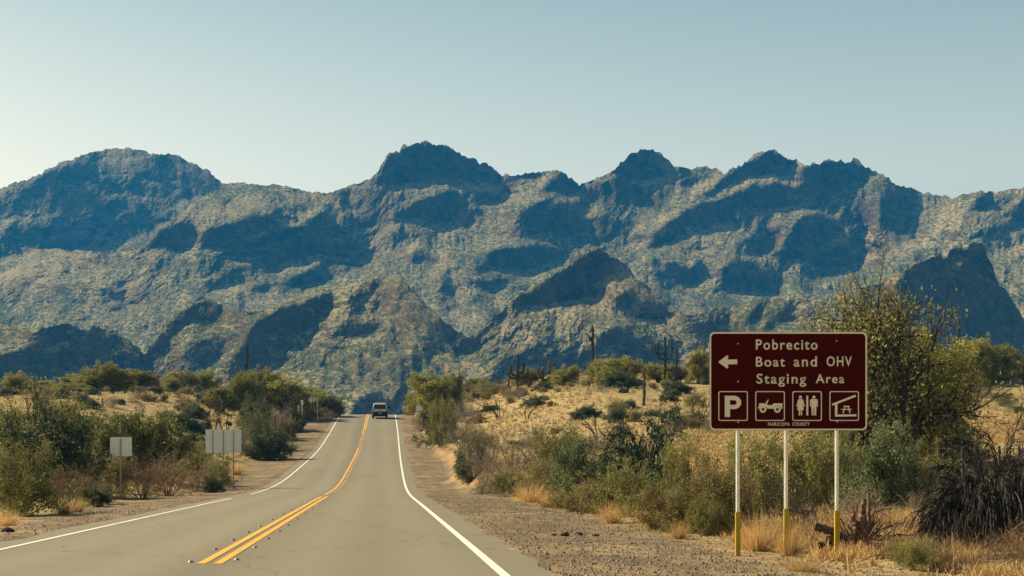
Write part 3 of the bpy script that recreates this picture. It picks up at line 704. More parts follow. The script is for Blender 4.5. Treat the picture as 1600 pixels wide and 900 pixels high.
kind("weep", "weeping_bush", "bush", shape_weep, [dict(seed=71)], M_BLACK, None, 0.85)
kind("greenweep", "arching_green_bush", "bush", lambda seed: (shape_weep(seed, 30, 500, 1800, 0.01)[0], shape_bush(seed, 30, 200, 900, 9000, 0.024, 1.3, 0.006, 0.35)[1]), [dict(seed=73)], M_BLACK, M_DEEP, 0.85)
kind("dead", "dead_shrub", "shrub", shape_dead, [dict(seed=81), dict(seed=82), dict(seed=83)], M_WOOD, None, 0.95)
kind("tuft", "dry_grass_tuft", "grass tuft", lambda seed: (shape_tuft(seed), None), [dict(seed=91), dict(seed=92)], M_GOLD, None, 0.85)

def kmesh(key, v):
    K = KINDS[key]
    if v not in K["cache"]:
        w, l = K["fn"](**K["var"][v])
        K["cache"][v] = (mesh_np(K["name"] + "_" + K["parts"][0], w[0], w[1], K["wood"]), mesh_np(K["name"] + "_" + K["parts"][1], l[0], l[1], K["leaf"]) if l is not None else None)
    return K["cache"][v]

def ksize(key, v):
    c = ("size", v)
    if c not in KINDS[key]["cache"]:
        P = []
        for m in kmesh(key, v):
            if m is None: continue
            a = np.empty(len(m.vertices) * 3, np.float32); m.vertices.foreach_get("co", a); P.append(a.reshape(-1, 3))
        P = P[-1]
        KINDS[key]["cache"][c] = (float(np.percentile(P[:, 2], 98.5)), float(2 * np.percentile(np.abs(P[:, 0]), 96)))
    return KINDS[key]["cache"][c]

def kmesh_one(key, v):
    """branches and leaves in one mesh, for shrubs too far off to show parts"""
    K = KINDS[key]; c = ("one", v)
    if c not in K["cache"]:
        w, l = K["fn"](**K["var"][v])
        n = len(w[0]); V = np.concatenate([w[0], l[0]]); f = np.concatenate([w[1], l[1] + n])
        K["cache"][c] = mesh_np(K["name"], V, f, [K["wood"], K["leaf"]], midx=np.r_[np.zeros(len(w[1])), np.ones(len(l[1]))])
    return K["cache"][c]

def plant(key, loc, h, w=None, label=None, group=None, v=None, simple=False, rz=None, tilt=0.0, cat=None):
    K = KINDS[key]; v = random.randrange(len(K["var"])) if v is None else v
    rz = random.uniform(0, 6.28) if rz is None else rz
    H0, W0 = ksize(key, v); sc = h / H0; sx = sc if w is None else w / W0
    if simple and K["leaf"] and kmesh(key, v)[1] is not None:
        o = link(K["name"], kmesh_one(key, v))
    else:
        a, b = kmesh(key, v)
        if b is None: o = link(K["name"], a)
        else:
            o = empty(K["name"]); link(K["parts"][0], a, o); link(K["parts"][1], b, o)
    o.location = loc; o.rotation_euler = (tilt, 0, rz); o.scale = (sx, sx, sc)
    tag(o, label, cat or K["cat"], group); return o

def pp(key, x, y, hpx, wpx, label, group=None, v=None, rz=None, simple=False, dy=0.0):
    """a plant whose foot is seen at x, y and which stands hpx high and wpx wide there"""
    X, Y, Z = at(x, y); s = F / Y
    return plant(key, (X, Y + dy, Z - 0.03), hpx / s, wpx / s, label, group, v, simple, rz)

# --- left of the road
pp("creosote", 28, 806, 112, 150, "large feathery green bush at the road's left verge, cut by the photo's left edge")
pp("darkbush", 70, 772, 120, 130, "dark green bush just behind the feathery bush at the left edge")
pp("mesquite", 62, 752, 140, 150, "thin-leaved tree with bare forked stems rising behind the dark green bush at the far left")
pp("thicket", 118, 740, 100, 125, "big dark olive tree between the far left bush and the square sign back")
pp("thicket", 205, 748, 98, 150, "wide olive green tree directly behind the square sign back")
pp("thicket", 245, 735, 75, 80, "olive green tree just right of the square sign back")
for x, y, h, w, l in [(98, 788, 62, 90, "reddish brown dry brush beside the dark green bush on the left verge"), (132, 784, 70, 80, "reddish brown brush left of the square sign's post"),
                      (222, 779, 66, 76, "brown brush right at the foot of the square sign's post"), (262, 775, 68, 100, "brown brush halfway between the square sign and the wide sign back"),
                      (310, 768, 55, 85, "low brown brush in front of the wide three-post sign back")]:
    pp("brownbrush", x, y, h, w, l)
pp("olive", 172, 770, 60, 80, "olive brown bush left of the square sign's post and behind the brown brush")
pp("creosote", 338, 765, 50, 60, "small green bush below the right half of the three-post sign back")
pp("darkbush", 150, 792, 30, 40, "tiny dark green bush on the gravel's edge left of the square sign's post")
pp("creosote", 300, 752, 48, 70, "green bush partly hidden by the left half of the three-post sign back")
pp("darkbush", 333, 770, 26, 26, "little dark bush at the gravel's edge below the three-post sign back")
pp("darkbush", 419, 719, 46, 56, "lone round bush on the gravel verge right of the three-post sign back")
pp("olive", 386, 712, 22, 46, "low yellowish bush between the three-post sign back and the lone round bush")
for x, y, h, l in [(118, 800, 26, "golden grass tuft at the gravel's edge by the dark bush"), (100, 803, 22, "smaller golden grass tuft left of its twin at the gravel's edge"), (12, 822, 28, "golden grass tuft at the photo's left edge beside the gravel"),
                   (190, 780, 16, "dry grass tuft round the foot of the square sign's post"), (352, 752, 20, "dry grass tuft below the right post of the wide sign back"), (368, 742, 22, "dry grass tuft at the right end of the wide sign back")]:
    pp("tuft", x, y, h, h * 1.9, l)
for x, y, h, w, l in [(332, 690, 74, 40, "leafless dark shrub standing behind the left end of the wide sign back"), (352, 685, 60, 45, "leafless shrub standing behind the middle of the wide sign back"), (30, 720, 90, 50, "leafless shrub with forked stems near the photo's left edge")]:
    pp("dead", x, y, h, w, l)
# green rise left of the crest
mound = [("thicket", 384, 650, 62, 60, "dark green tree at the left end of the green rise below the tall saguaro"), ("palo", 408, 640, 58, 62, "pale green palo verde on the rise right below the tall saguaro"),
    ("palo", 440, 645, 56, 64, "broad palo verde in the middle of the green rise left of the road"), ("thicket", 462, 650, 46, 55, "tree on the green rise behind the marker plate"), ("palo", 492, 652, 42, 50, "palo verde low on the rise behind the distant diamond sign"),
    ("thicket", 516, 652, 32, 40, "last low tree of the green rise next to the road crest"), ("darkbush", 398, 668, 42, 46, "dark bush at the foot of the rise left of the diamond sign"), ("creosote", 412, 694, 34, 34, "green bush beside the left corner of the diamond sign"),
    ("creosote", 402, 695, 52, 50, "green bush between the three-post sign back and the diamond sign"), ("brush", 440, 668, 34, 50, "greyish brush above the diamond sign back"), ("olive", 450, 685, 32, 36, "yellowish bush right of the diamond sign back"),
    ("darkbush", 462, 675, 36, 32, "dark bush on the verge above the yellowish one, left of the gravel"), ("olive", 488, 655, 18, 36, "low olive bush on the far gravel verge"), ("brush", 506, 654, 14, 40, "low brush beside the far gravel verge"),
    ("palo", 345, 645, 38, 60, "round palo verde left of the green rise"), ("brush", 372, 700, 34, 50, "grey brush behind the right end of the wide sign back")]
for k, x, y, h, w, l in mound: pp(k, x, y, h, w, l)
hor_l = [(18, 618, 30, 60, "palo verde on the left skyline at the photo's edge"), (62, 612, 16, 40, "low palo verde on the left skyline, second from the edge"), (128, 612, 24, 44, "palo verde on the left skyline left of the tallest one there"),
    (158, 613, 38, 44, "tallest palo verde of the left skyline"), (182, 612, 30, 40, "palo verde right beside the tallest one of the left skyline"), (213, 612, 28, 50, "isolated round palo verde on the left skyline"),
    (262, 612, 20, 50, "low wide palo verde right of the isolated round one"), (292, 612, 28, 44, "palo verde on the left skyline left of the leaning dead stalk"), (318, 612, 30, 44, "palo verde on the left skyline just before the leaning dead stalk"),
    (100, 614, 14, 50, "very low palo verde on the left skyline over a bare patch")]
for x, y, h, w, l in hor_l: pp("palo", x, y + 2, h * 1.15, w * 1.25, l, "palo verdes along the left skyline")

# --- right of the road
right = [("palo", 678, 655, 66, 60, "tall palo verde at the road's right verge just past the crest"), ("thicket", 700, 650, 62, 66, "green tree behind the tall palo verde right of the crest"),
    ("thicket", 639, 649, 32, 24, "low tree next to the road's right edge at the crest"), ("brownbrush", 660, 674, 26, 34, "dark brown brush under the speed limit sign"), ("creosote", 690, 698, 70, 54, "large green bush with its foot on the right verge, nearest the speed limit sign"),
    ("darkbush", 682, 694, 50, 44, "dark bush at the left foot of the large green verge bush"), ("brush", 722, 660, 44, 56, "grey brush behind the large green verge bush"), ("brush", 722, 705, 52, 80, "grey brush on top of the orange cut bank"),
    ("darkbush", 740, 748, 58, 50, "dark bush standing on the orange cut bank"), ("brush", 765, 735, 64, 100, "wide grey brush right of the orange cut bank"), ("brush", 800, 742, 72, 96, "tangled grey brush in the middle of the right slope's foot"),
    ("brush", 838, 728, 56, 80, "grey brush left of the big olive bushes"), ("brownbrush", 772, 768, 46, 60, "brown brush behind the small green verge bush"), ("creosote", 790, 775, 42, 50, "small bright green bush alone at the gravel's edge right of the road"),
    ("brush", 752, 772, 44, 44, "pale brush left of the small bright green verge bush"), ("creosote", 868, 775, 104, 96, "tall olive bush, first of the big row right of the grey brush"), ("bluebush", 925, 788, 100, 120, "broad olive bush second in the big row left of the sign"),
    ("olive", 850, 782, 60, 90, "yellow brown bush at the foot of the tall olive bush"), ("olive", 905, 800, 46, 90, "low yellow brown bush in front of the broad olive bush"), ("creosote", 975, 808, 84, 100, "deep green bush standing forward in the row left of the sign"),
    ("darkbush", 965, 800, 46, 50, "small dark bush leaning on the deep green one"), ("greenweep", 1014, 792, 128, 120, "arching dark green bush with drooping twigs left of the sign"), ("olive", 1050, 832, 72, 110, "olive brown bush in front of the arching dark green bush"),
    ("creosote", 1075, 815, 128, 90, "high green bush left of the sign's first post"), ("olive", 1120, 835, 108, 120, "olive bush just left of the sign's first post"), ("creosote", 1100, 838, 60, 70, "low green bush with a dark foot near the gravel left of the first sign post"),
    ("creosote", 1175, 812, 132, 120, "green bush between the first and second sign posts"), ("brush", 1190, 815, 88, 100, "grey brush low between the first and second sign posts"), ("creosote", 1262, 806, 128, 120, "green bush between the second and third sign posts"),
    ("bluebush", 1300, 800, 122, 110, "blue green bush behind the third sign post"), ("bluebush", 1370, 806, 132, 130, "large blue green bush right of the third sign post"), ("bluebush", 1418, 800, 100, 70, "blue green bush left of the wire fence"),
    ("olive", 1470, 795, 78, 80, "yellowish bush in front of the wire fence"), ("brush", 1330, 815, 56, 100, "grey brush behind the dead root pile"), ("brush", 1440, 812, 50, 80, "grey brush under the blue green bush by the fence"),
    ("brush", 1240, 815, 50, 90, "grey brush in the shade below the sign's middle post"), ("creosote", 1440, 892, 52, 80, "small green bush at the photo's lower edge right of the root pile"), ("olive", 1405, 880, 34, 60, "low olive bush right behind the root pile"),
    ("brownbrush", 1590, 905, 90, 90, "brown twiggy brush in the photo's lower right corner")]
for k, x, y, h, w, l in right: pp(k, x, y, h, w, l)
pp("mesquite", 1392, 738, 278, 250, "large half-bare mesquite with thick black limbs rising behind the sign's right edge", v=0, rz=0.6)
pp("mesquite", 1335, 720, 230, 240, "half-bare mesquite hidden by the sign, its fine twigs showing above the top edge", v=1, rz=2.2)
pp("palo", 1484, 728, 176, 225, "yellow green palo verde filling in behind the mesquite's black limbs")
pp("weep", 1560, 850, 158, 215, "big black drooping bush at the photo's right edge", v=0)
pp("dead", 1040, 700, 70, 70, "leafless dark shrub with forked limbs behind the arching green bush")
for x, y, h, w, l in [(935, 700, 60, 50, "slender leafless stem standing before the open dry slope"), (975, 735, 90, 60, "tall leafless forked stem behind the broad olive bushes"), (855, 715, 50, 80, "leafless shrub leaning left over the grey brush"),
                      (780, 655, 34, 50, "small leafless shrub on the slope above the grey brush"), (823, 655, 30, 40, "small leafless shrub below the two-armed saguaro"), (1065, 680, 66, 60, "leafless shrub with bent limbs just left of the sign panel"), (1090, 670, 60, 50, "leafless shrub partly behind the sign panel's left edge"),
                      (905, 805, 40, 40, "black leafless twigs at the gravel's edge below the broad olive bush")]:
    pp("dead", x, y, h, w, l)
for x, y, h, w, l in [(1185, 862, 66, 80, "thick orange grass tuft with a dark foot between the first two sign posts"), (1233, 870, 56, 60, "yellow grass tuft hugging the middle sign post's sleeve"), (1162, 858, 36, 34, "small grass tuft against the first sign post's sleeve"),
                      (830, 785, 34, 70, "orange dry grass tuft at the foot of the tall olive bush"), (855, 792, 26, 60, "dry grass tuft right of the first orange one by the gravel"), (955, 818, 36, 60, "orange grass tuft below the deep green bush"),
                      (1030, 828, 46, 70, "pale orange grass tuft before the olive brown bush"), (1060, 842, 30, 50, "small pale grass tuft on the gravel's edge left of the sign"), (1304, 864, 66, 60, "yellow grass tuft over the third sign post's sleeve"),
                      (1390, 830, 40, 100, "straw grass tuft behind the root pile"), (1480, 850, 40, 110, "straw grass tuft left of the black drooping bush"), (1500, 880, 36, 110, "straw grass tuft in front of the black drooping bush"), (1255, 893, 30, 80, "orange grass tuft below the root pile")]:
    pp("tuft", x, y, h, w, l)
hor_r = [("palo", 970, 604, 42, 70, "round bright palo verde on the right skyline, between the tall stalk and the many-armed saguaro"), ("palo", 935, 602, 36, 46, "palo verde around the foot of the tall bare saguaro"), ("darkbush", 968, 606, 24, 50, "dark bush in the shade of the round bright palo verde"),
    ("palo", 1092, 600, 50, 60, "palo verde on the skyline just left of the sign panel"), ("palo", 1120, 600, 44, 50, "palo verde on the skyline behind the sign's upper left corner"), ("palo", 882, 602, 28, 40, "low palo verde right of the dead brown saguaro"), ("palo", 828, 605, 26, 44, "low palo verde between the first two saguaros"),
    ("brush", 905, 600, 20, 50, "brush on the right skyline before the tall bare saguaro"), ("palo", 1030, 598, 28, 50, "palo verde left of the many-armed saguaro's foot"), ("palo", 1060, 598, 28, 44, "palo verde right of the many-armed saguaro's foot"), ("olive", 760, 620, 22, 60, "yellowish low bush on the slope left of the first saguaro"),
    ("thicket", 742, 620, 28, 50, "olive tree on the slope above the grey verge brush"), ("brush", 786, 612, 14, 40, "pale brush just left of the first saguaro"),
    ("palo", 1500, 600, 66, 80, "palo verde under the armed saguaro at the right"), ("thicket", 1540, 596, 52, 80, "dark green tree right of the short lone saguaro"), ("thicket", 1582, 590, 48, 80, "last dark green tree of the right skyline"), ("palo", 1462, 604, 60, 70, "palo verde merging with the mesquite's right side"),
    ("palo", 1520, 620, 34, 60, "lower palo verde in front of the right skyline trees")]
for k, x, y, h, w, l in hor_r: pp(k, x, y, h, w, l)

# --- the many small look-alikes on both dry slopes
def scatter(n, x0, x1, Y0, Y1, key, h0, h1, label, group, seed):
    R = random.Random(seed); k = 0; tries = 0
    while k < n and tries < 20 * n:
        tries += 1
        Y = Y0 + (Y1 - Y0) * R.random() ** 0.8; px = R.uniform(x0, x1); X = (px - VX) / F * Y
        if abs(X - float(ROAD_C(Y))) < 9.5: continue
        if noise2(X / 9, Y / 14, seed) < -0.25: continue
        h = R.uniform(h0, h1) * (0.7 + 0.3 * R.random()); z = float(ground_z(X, Y))
        what = label.split("one of many ")[1].split(" dotting")[0].split(" on the slope")[0].replace("bushes", "bush").replace("shrubs", "shrub")
        if px > VX:
            zx = "above the roadside grey brush" if px < 800 else "below the first armed saguaro" if px < 870 else "below the tallest saguaro" if px < 985 else "left of the brown sign" if px < 1110 else "behind the brown sign" if px < 1360 else "right of the mesquite"
            side = "right slope"
        else:
            zx = "near the photo's left edge" if px < 110 else "above the square sign back" if px < 270 else "above the three-post sign back" if px < 390 else "by the green rise"
            side = "left slope"
        zy = "low on the" if Y < 115 else "halfway up the" if Y < 175 else "near the top of the"
        lb = "%s %s %s, %s" % (what, zy, side, zx)
        plant(key, (X, Y, z - 0.04), h, h * R.uniform(1.3, 2.1), lb, lb, simple=True); k += 1
scatter(150, 700, 1700, 85, 250, "olive", 0.4, 1.3, "one of many small rounded yellowish bushes dotting the dry slope right of the road", "small rounded bushes on the right slope", 301)
scatter(90, 700, 1700, 80, 260, "brush", 0.5, 1.6, "one of many small grey dry shrubs dotting the slope right of the road", "small grey shrubs on the right slope", 302)
scatter(75, 740, 1700, 110, 270, "darkbush", 0.45, 1.4, "one of many small dark green bushes dotting the slope right of the road", "small dark bushes on the right slope", 303)
scatter(22, 1380, 1700, 55, 150, "creosote", 0.7, 1.5, "one of many waist-high green bushes on the slope beyond the wire fence", "green bushes beyond the wire fence", 304)
scatter(120, -40, 460, 75, 250, "olive", 0.4, 1.4, "one of many small rounded yellowish bushes dotting the dry slope left of the road", "small rounded bushes on the left slope", 305)
scatter(90, -40, 460, 70, 250, "brush", 0.5, 1.8, "one of many small grey dry shrubs dotting the slope left of the road", "small grey shrubs on the left slope", 306)
scatter(70, -40, 440, 90, 255, "darkbush", 0.5, 1.7, "one of many small dark green bushes dotting the slope left of the road", "small dark bushes on the left slope", 307)
scatter(22, -40, 330, 62, 130, "creosote", 0.8, 1.8, "one of many waist-high green bushes on the slope left of the road", "green bushes on the left slope", 308)

# --- dry grass and pebbles nobody could count
def grass_field(name, pts, hs, mat, seed, blades=16, w=0.012):
    R = np.random.default_rng(seed); n = len(pts) * blades
    base = np.repeat(pts, blades, 0) + np.c_[R.normal(0, 0.09, (n, 2)) * np.repeat(hs, blades)[:, None] * 3, np.full(n, -0.02)]
    H = np.repeat(hs, blades) * R.uniform(0.5, 1.15, n)
    lean = R.normal(0, 0.38, (n, 2)) * H[:, None]
    an = R.uniform(0, math.pi, n); wv = np.stack([np.cos(an), np.sin(an), 0 * an], 1) * (w * R.uniform(0.6, 1.5, n) * np.maximum(1, base[:, 1] / 45))[:, None]
    mid = base + np.c_[lean * 0.4, H * 0.6]; tip = base + np.c_[lean, H]
    V = np.stack([base - wv, base + wv, mid + wv * 0.7, mid - wv * 0.7, tip + wv * 0.15, tip - wv * 0.15], 1).reshape(-1, 3)
    i = np.arange(n)[:, None] * 6
    f = np.concatenate([i + np.array([0, 1, 2, 3]), i + np.array([3, 2, 4, 5])])
    return tag(link(name, mesh_np(name, V, f, mat)), kind="stuff")
def field_pts(n, x0, x1, Y0, Y1, side, dmin, seed, thr=-0.1, pw=1.6):
    R = np.random.default_rng(seed); Y = Y0 + (Y1 - Y0) * R.random(n) ** pw; px = R.uniform(x0, x1, n); X = (px - VX) / F * Y
    d = np.abs(X - ROAD_C(Y)); k = (d > dmin + 0.9 * noise2(X / 2, Y / 3, seed)) & (noise2(X / 5, Y / 7, seed + 1) + 0.5 * noise2(X / 1.3, Y / 1.9, seed + 2) > thr)
    k &= (X > ROAD_C(Y)) if side > 0 else (X < ROAD_C(Y))
    k &= ~((np.abs(X - 6.6) < 0.9) & (Y > 15) & (Y < 22.5) & (R.random(n) < 0.96))
    X, Y = X[k], Y[k]; return np.stack([X, Y, ground_z(X, Y)], 1)
p1 = field_pts(17000, 640, 1680, 17, 120, 1, 8.5, 401, -0.1, 1.3); grass_field("dry_grass", p1, 0.10 + 0.20 * np.random.default_rng(1).random(len(p1)), M_GOLD, 1)
p2 = field_pts(12000, 640, 1680, 60, 250, 1, 8.5, 402, -0.2, 1.2); grass_field("straw_grass", p2, 0.18 + 0.22 * np.random.default_rng(2).random(len(p2)), M_TAN, 2, 10)
p3 = field_pts(12000, -60, 520, 35, 250, -1, 8.6, 403, -0.2, 1.2); grass_field("verge_grass", p3, 0.16 + 0.22 * np.random.default_rng(3).random(len(p3)), M_TAN, 3, 12)
p4 = field_pts(9000, 640, 1680, 19, 60, 1, 9.5, 404, -0.3, 1.0); grass_field("twiggy_litter", p4, 0.14 + 0.3 * np.random.default_rng(4).random(len(p4)), M_BROWN, 4, 10, 0.006)

def pebbles(name, n, seed, mat, smin, smax, side, d0, d1, Y0, Y1):
    R = np.random.default_rng(seed); Y = Y0 + (Y1 - Y0) * R.random(n) ** 1.7; d = R.uniform(d0, d1, n); X = ROAD_C(Y) + side * d
    s = smin + (smax - smin) * R.random(n) ** 5; Z = ground_z(X, Y)
    o = np.array([(1, 0, 0), (0, 1, 0), (-1, 0, 0), (0, -1, 0), (0, 0, 0.8), (0, 0, -0.6)], float)
    fc = np.array([(0, 1, 4), (1, 2, 4), (2, 3, 4), (3, 0, 4), (1, 0, 5), (2, 1, 5), (3, 2, 5), (0, 3, 5)])
    V = o[None] * R.uniform(0.6, 1.3, (n, 6, 1)) * s[:, None, None]
    an = R.uniform(0, 6.28, n); c, q = np.cos(an)[:, None], np.sin(an)[:, None]
    V = np.stack([V[..., 0] * c - V[..., 1] * q, V[..., 0] * q + V[..., 1] * c, V[..., 2]], -1) + np.stack([X, Y, Z + 0.002], 1)[:, None]
    f = (fc[None] + (np.arange(n) * 6)[:, None, None]).reshape(-1, 3)
    return tag(link(name, mesh_np(name, V.reshape(-1, 3), f, mat)), kind="stuff")
M_PEB = leafmat("pebble_stone", (0.06, 0.045, 0.03), (0.24, 0.18, 0.12), 0.0)
pebbles("gravel", 34000, 1, M_PEB, 0.004, 0.038, 1, HALF + 0.62, 10.0, 16, 70)
pebbles("verge_gravel", 12000, 2, M_PEB, 0.006, 0.045, -1, HALF + 0.62, 9.5, 20, 90)

# dark clods lying on the right gravel, one mesh each
M_CLOD = plain("dark_clod", (0.035, 0.024, 0.02), 0.9, var=0.4)
def rock_mesh(name, seed, mat, sx=1, sy=1, sz=0.6, sub=2):
    bm = bmesh.new(); bmesh.ops.create_icosphere(bm, subdivisions=sub, radius=1.0)
    for v in bm.verts:
        n = float(noise2(v.co.x * 1.7 + seed, v.co.y * 1.7 + v.co.z * 2.3, seed)); v.co *= 1 + 0.3 * n
        v.co.x *= sx; v.co.y *= sy; v.co.z *= sz
    m = bpy.data.meshes.new(name); bm.to_mesh(m); bm.free(); m.materials.append(mat); return m
for i, (x, y, sx, l) in enumerate([(865, 838, 0.055, "small black clod, leftmost of the four on the right gravel"), (882, 838, 0.09, "long flat black clod on the right gravel, second from the left"), (904, 837, 0.075, "squarish black clod on the right gravel, third from the left"),
                                   (931, 838, 0.06, "small black clod, rightmost of the four on the right gravel"), (11, 832, 0.13, "flat dark clod on the left verge at the photo's edge"), (1490, 893, 0.12, "grey stone in the dry grass at the photo's lower edge"), (1518, 884, 0.08, "dark clod in the dry grass before the black drooping bush")]):
    X, Y, Z = at(x, y); o = link("stone" if "stone" in l else "dirt_clod", rock_mesh("clod", i + 2, M_CLOD if "stone" not in l else M_PEB, sx, sx * 0.6, sx * 0.5)); o.location = (X, Y, Z + sx * 0.2)
    tag(o, l, "stone" if "stone" in l else "clod")

# pile of dead roots right of the sign
X, Y, Z = at(1338, 868); RP = empty("dead_root_pile", (X, Y, Z))
RP.scale = (1.35, 1.35, 1.45)
tag(RP, "pile of broken dark brown roots and a split stump lying right of the sign posts", "root pile")
R = np.random.default_rng(5); M_ROOT = leafmat("root_wood", (0.05, 0.028, 0.018), (0.14, 0.085, 0.055), 0.0)
def limb(pts, r0, r1, sides=7):
    P = np.array(pts, float)[None]; t = np.linspace(0, 1, P.shape[1]); tt = np.linspace(0, 1, 14)
    Q = np.stack([np.interp(tt, t, P[0, :, k]) for k in range(3)], 1)[None]; Q = Q + R.normal(0, 0.008, Q.shape)
    return tubes(Q, r0, r1, sides)
s0 = [limb([(-.42, 0, .10), (-.2, -.02, .16), (.05, 0, .10)], .055, .06), limb([(-.44, .05, .32), (-.2, .05, .22), (0, 0, .1)], .05, .045), limb([(-.36, -.08, .2), (-.1, -.05, .12), (.1, 0, .1)], .035, .05)]
s1 = [limb([(.06, 0, 0), (.06, 0, .35), (.09, .02, .62)], .085, .03), limb([(.0, -.03, .05), (-.01, -.02, .3), (-.05, -.02, .48)], .05, .02), limb([(.1, -.05, .1), (.12, -.05, .4), (.14, -.04, .68)], .045, .016)]
link("root", mesh_np("root", *join(s0), M_ROOT), RP); link("stump", mesh_np("stump", *join(s1), M_ROOT), RP)
s, d = fan(R, 60, 0.2, 1.7, 0.25); s[:, 2] = R.uniform(0.02, 0.25, 60); s[:, 0] += 0.08
Pt = grow(R, s, d, R.uniform(0.2, 0.55, 60), 6, 0.15, 0.25); Pt[..., 2] = np.maximum(Pt[..., 2], 0.01)
s, d = children(R, Pt, 160, 0.2, 1, 0.9); Pu = grow(R, s, d, R.uniform(0.08, 0.25, 160), 4, 0.1, 0.25); Pu[..., 2] = np.maximum(Pu[..., 2], 0.005)
link("twigs", mesh_np("twigs", *join([tubes(Pt, .014, .004, 4), tubes(Pu, .005, .002, 3)]), M_ROOT), RP)
def stick(pts, x, y, r, label, mat):
    X, Y, Z = at(x, y); o = link("fallen_branch", mesh_np("fallen_branch", *limb(pts, r, r * .4, 5), mat)); o.location = (X, Y, Z); tag(o, label, "branch")
stick([(0, 0, .02), (.3, 0, .14), (.65, .05, .10), (.9, .1, .04)], 1338, 884, .016, "pale curved branch lying in the grass below the root pile", M_GREY)
stick([(0, 0, .3), (.2, .02, .2), (.5, .05, .05), (.8, .1, .02)], 1365, 850, .014, "thin dark branch sloping down right of the root pile", M_WOOD)
stick([(0, 0, .03), (.6, 0, .05), (1.6, .1, .03)], 165, 790, .03, "pale straight stick on the left verge at the square sign's foot", M_GREY)

# --- saguaros
def saguaro(x, ybase, ytop, label, arms=(), r=0.2, lean=0.0, dead=False, Yfix=None):
    r *= 0.8
    if Yfix: Yy = Yfix; Xx = (x - VX) / F * Yy; Zz = float(ground_z(Xx, Yy))
    else: Xx, Yy, Zz = at(x, ybase)
    top = (HY - ytop) / F * Yy; h = top - Zz
    root = empty("saguaro", (Xx, Yy, Zz)); mat = M_CDEAD if dead else M_CACT
    tag(root, label, "cactus")
    def col_mesh(pts, rad, name):
        P = np.array(pts, float); t = np.r_[0, np.cumsum(np.linalg.norm(np.diff(P, axis=0), axis=1))]; tt = np.linspace(0, t[-1], 18)
        Q = np.stack([np.interp(tt, t, P[:, k]) for k in range(3)], 1)
        Q = Q + (rad * 0.22) * np.random.default_rng(int(abs(x)) + len(name)).normal(0, 1, Q.shape) * np.array([1, 1, 0.2]) * (np.arange(18) > 0)[:, None]
        T = unit(np.gradient(Q, axis=0)); ref = np.array([0.3, 1, 0.1]); A = unit(np.cross(T, ref)); B = np.cross(T, A)
        q = tt / tt[-1]; rr = rad * (0.82 + 0.25 * np.sin(math.pi * q)) * np.sqrt(np.clip(1 - np.clip((q - 0.9) / 0.1, 0, 1) ** 2 * 0.98, 0.02, 1))
        ns = 24; an = np.arange(ns) * 2 * math.pi / ns; rib = 1 + 0.10 * np.where(np.arange(ns) % 2 == 0, 1, -1)
        V = Q[:, None] + rr[:, None, None] * rib[None, :, None] * (np.cos(an)[None, :, None] * A[:, None] + np.sin(an)[None, :, None] * B[:, None])
        idx = np.arange(18 * ns).reshape(18, ns); a = idx[:-1]; b = np.roll(a, -1, 1); d = idx[1:]; c = np.roll(d, -1, 1)
        return link(name, mesh_np(name, V.reshape(-1, 3), np.stack([a.ravel(), b.ravel(), c.ravel(), d.ravel()], 1), mat), root)
    col_mesh([(0, 0, -0.1), (lean * 0.4, 0, h * 0.5), (lean, 0, h)], r, "stem")
    for (side, zf, out, tf, dy) in arms:
        z0 = h * zf; z1 = h * tf; x0 = lean * zf; o = out * side
        col_mesh([(x0, 0, z0), (x0 + o * 0.75, dy * 0.7, z0 + 0.05), (x0 + o, dy, z0 + 0.35), (x0 + o * 1.05, dy, max(z1, z0 + 0.6))], r * 0.72, "arm")
saguaro(809, 612, 553, "saguaro with short upcurved arms on both sides, first of the right skyline", [(-1, .42, .8, .72, .1), (1, .5, .7, .95 * .82, -.1), (-1, .35, 1.1, .6, -.2), (1, .38, 1.2, .62, .2)], .2)
saguaro(848, 606, 572, "dead brown saguaro with broken upright arms right of the first saguaro", [(1, .35, .75, 1.3, .1), (-1, .5, .55, .95, 0)], .26, dead=True)
saguaro(866, 602, 563, "thin bare saguaro pole just right of the dead brown saguaro", (), .13)
saguaro(795, 611, 594, "stubby young saguaro left of the first armed saguaro", (), .14)
saguaro(926, 600, 506, "tallest saguaro of the right skyline, a straight pole with one stub", [(-1, .72, .35, .80, 0)], .2)
saguaro(1039, 600, 523, "many-armed saguaro on the right skyline near the sign's left edge", [(-1, .5, .8, .85, .1), (1, .5, .8, .9, 0), (1, .28, 1.4, .8, .2), (-1, .6, 1.2, .82, -.1)], .17)
saguaro(1006, 634, 572, "dark saguaro stump nearer than the others with a bent dead arm", [(-1, .62, 1.1, .70, .1)], .17, dead=True)
saguaro(386, 604, 536, "tall thick saguaro on the left skyline with two small arms", [(1, .30, .55, .46, 0), (1, .22, .9, .42, .2)], .24)
saguaro(374, 606, 560, "thin bare saguaro pole left of the tall thick one", (), .12, dead=True)
saguaro(363, 604, 578, "leaning dead stalk on the left skyline", (), .11, lean=-0.5, dead=True)
saguaro(1498, 575, 500, "saguaro with two arms above the palo verdes at the right", [(-1, .45, .8, .62, 0), (1, .45, .7, .72, .1)], .24, Yfix=235)
saguaro(1528, 575, 518, "short straight saguaro right of the two-armed one", (), .2, Yfix=235)
saguaro(1482, 575, 524, "straight saguaro left of the two-armed one, half sunk in the palo verde", (), .2, Yfix=232)
saguaro(160, 635, 622, "short dark cactus stump on the bare patch of the left slope", (), .1, dead=True)

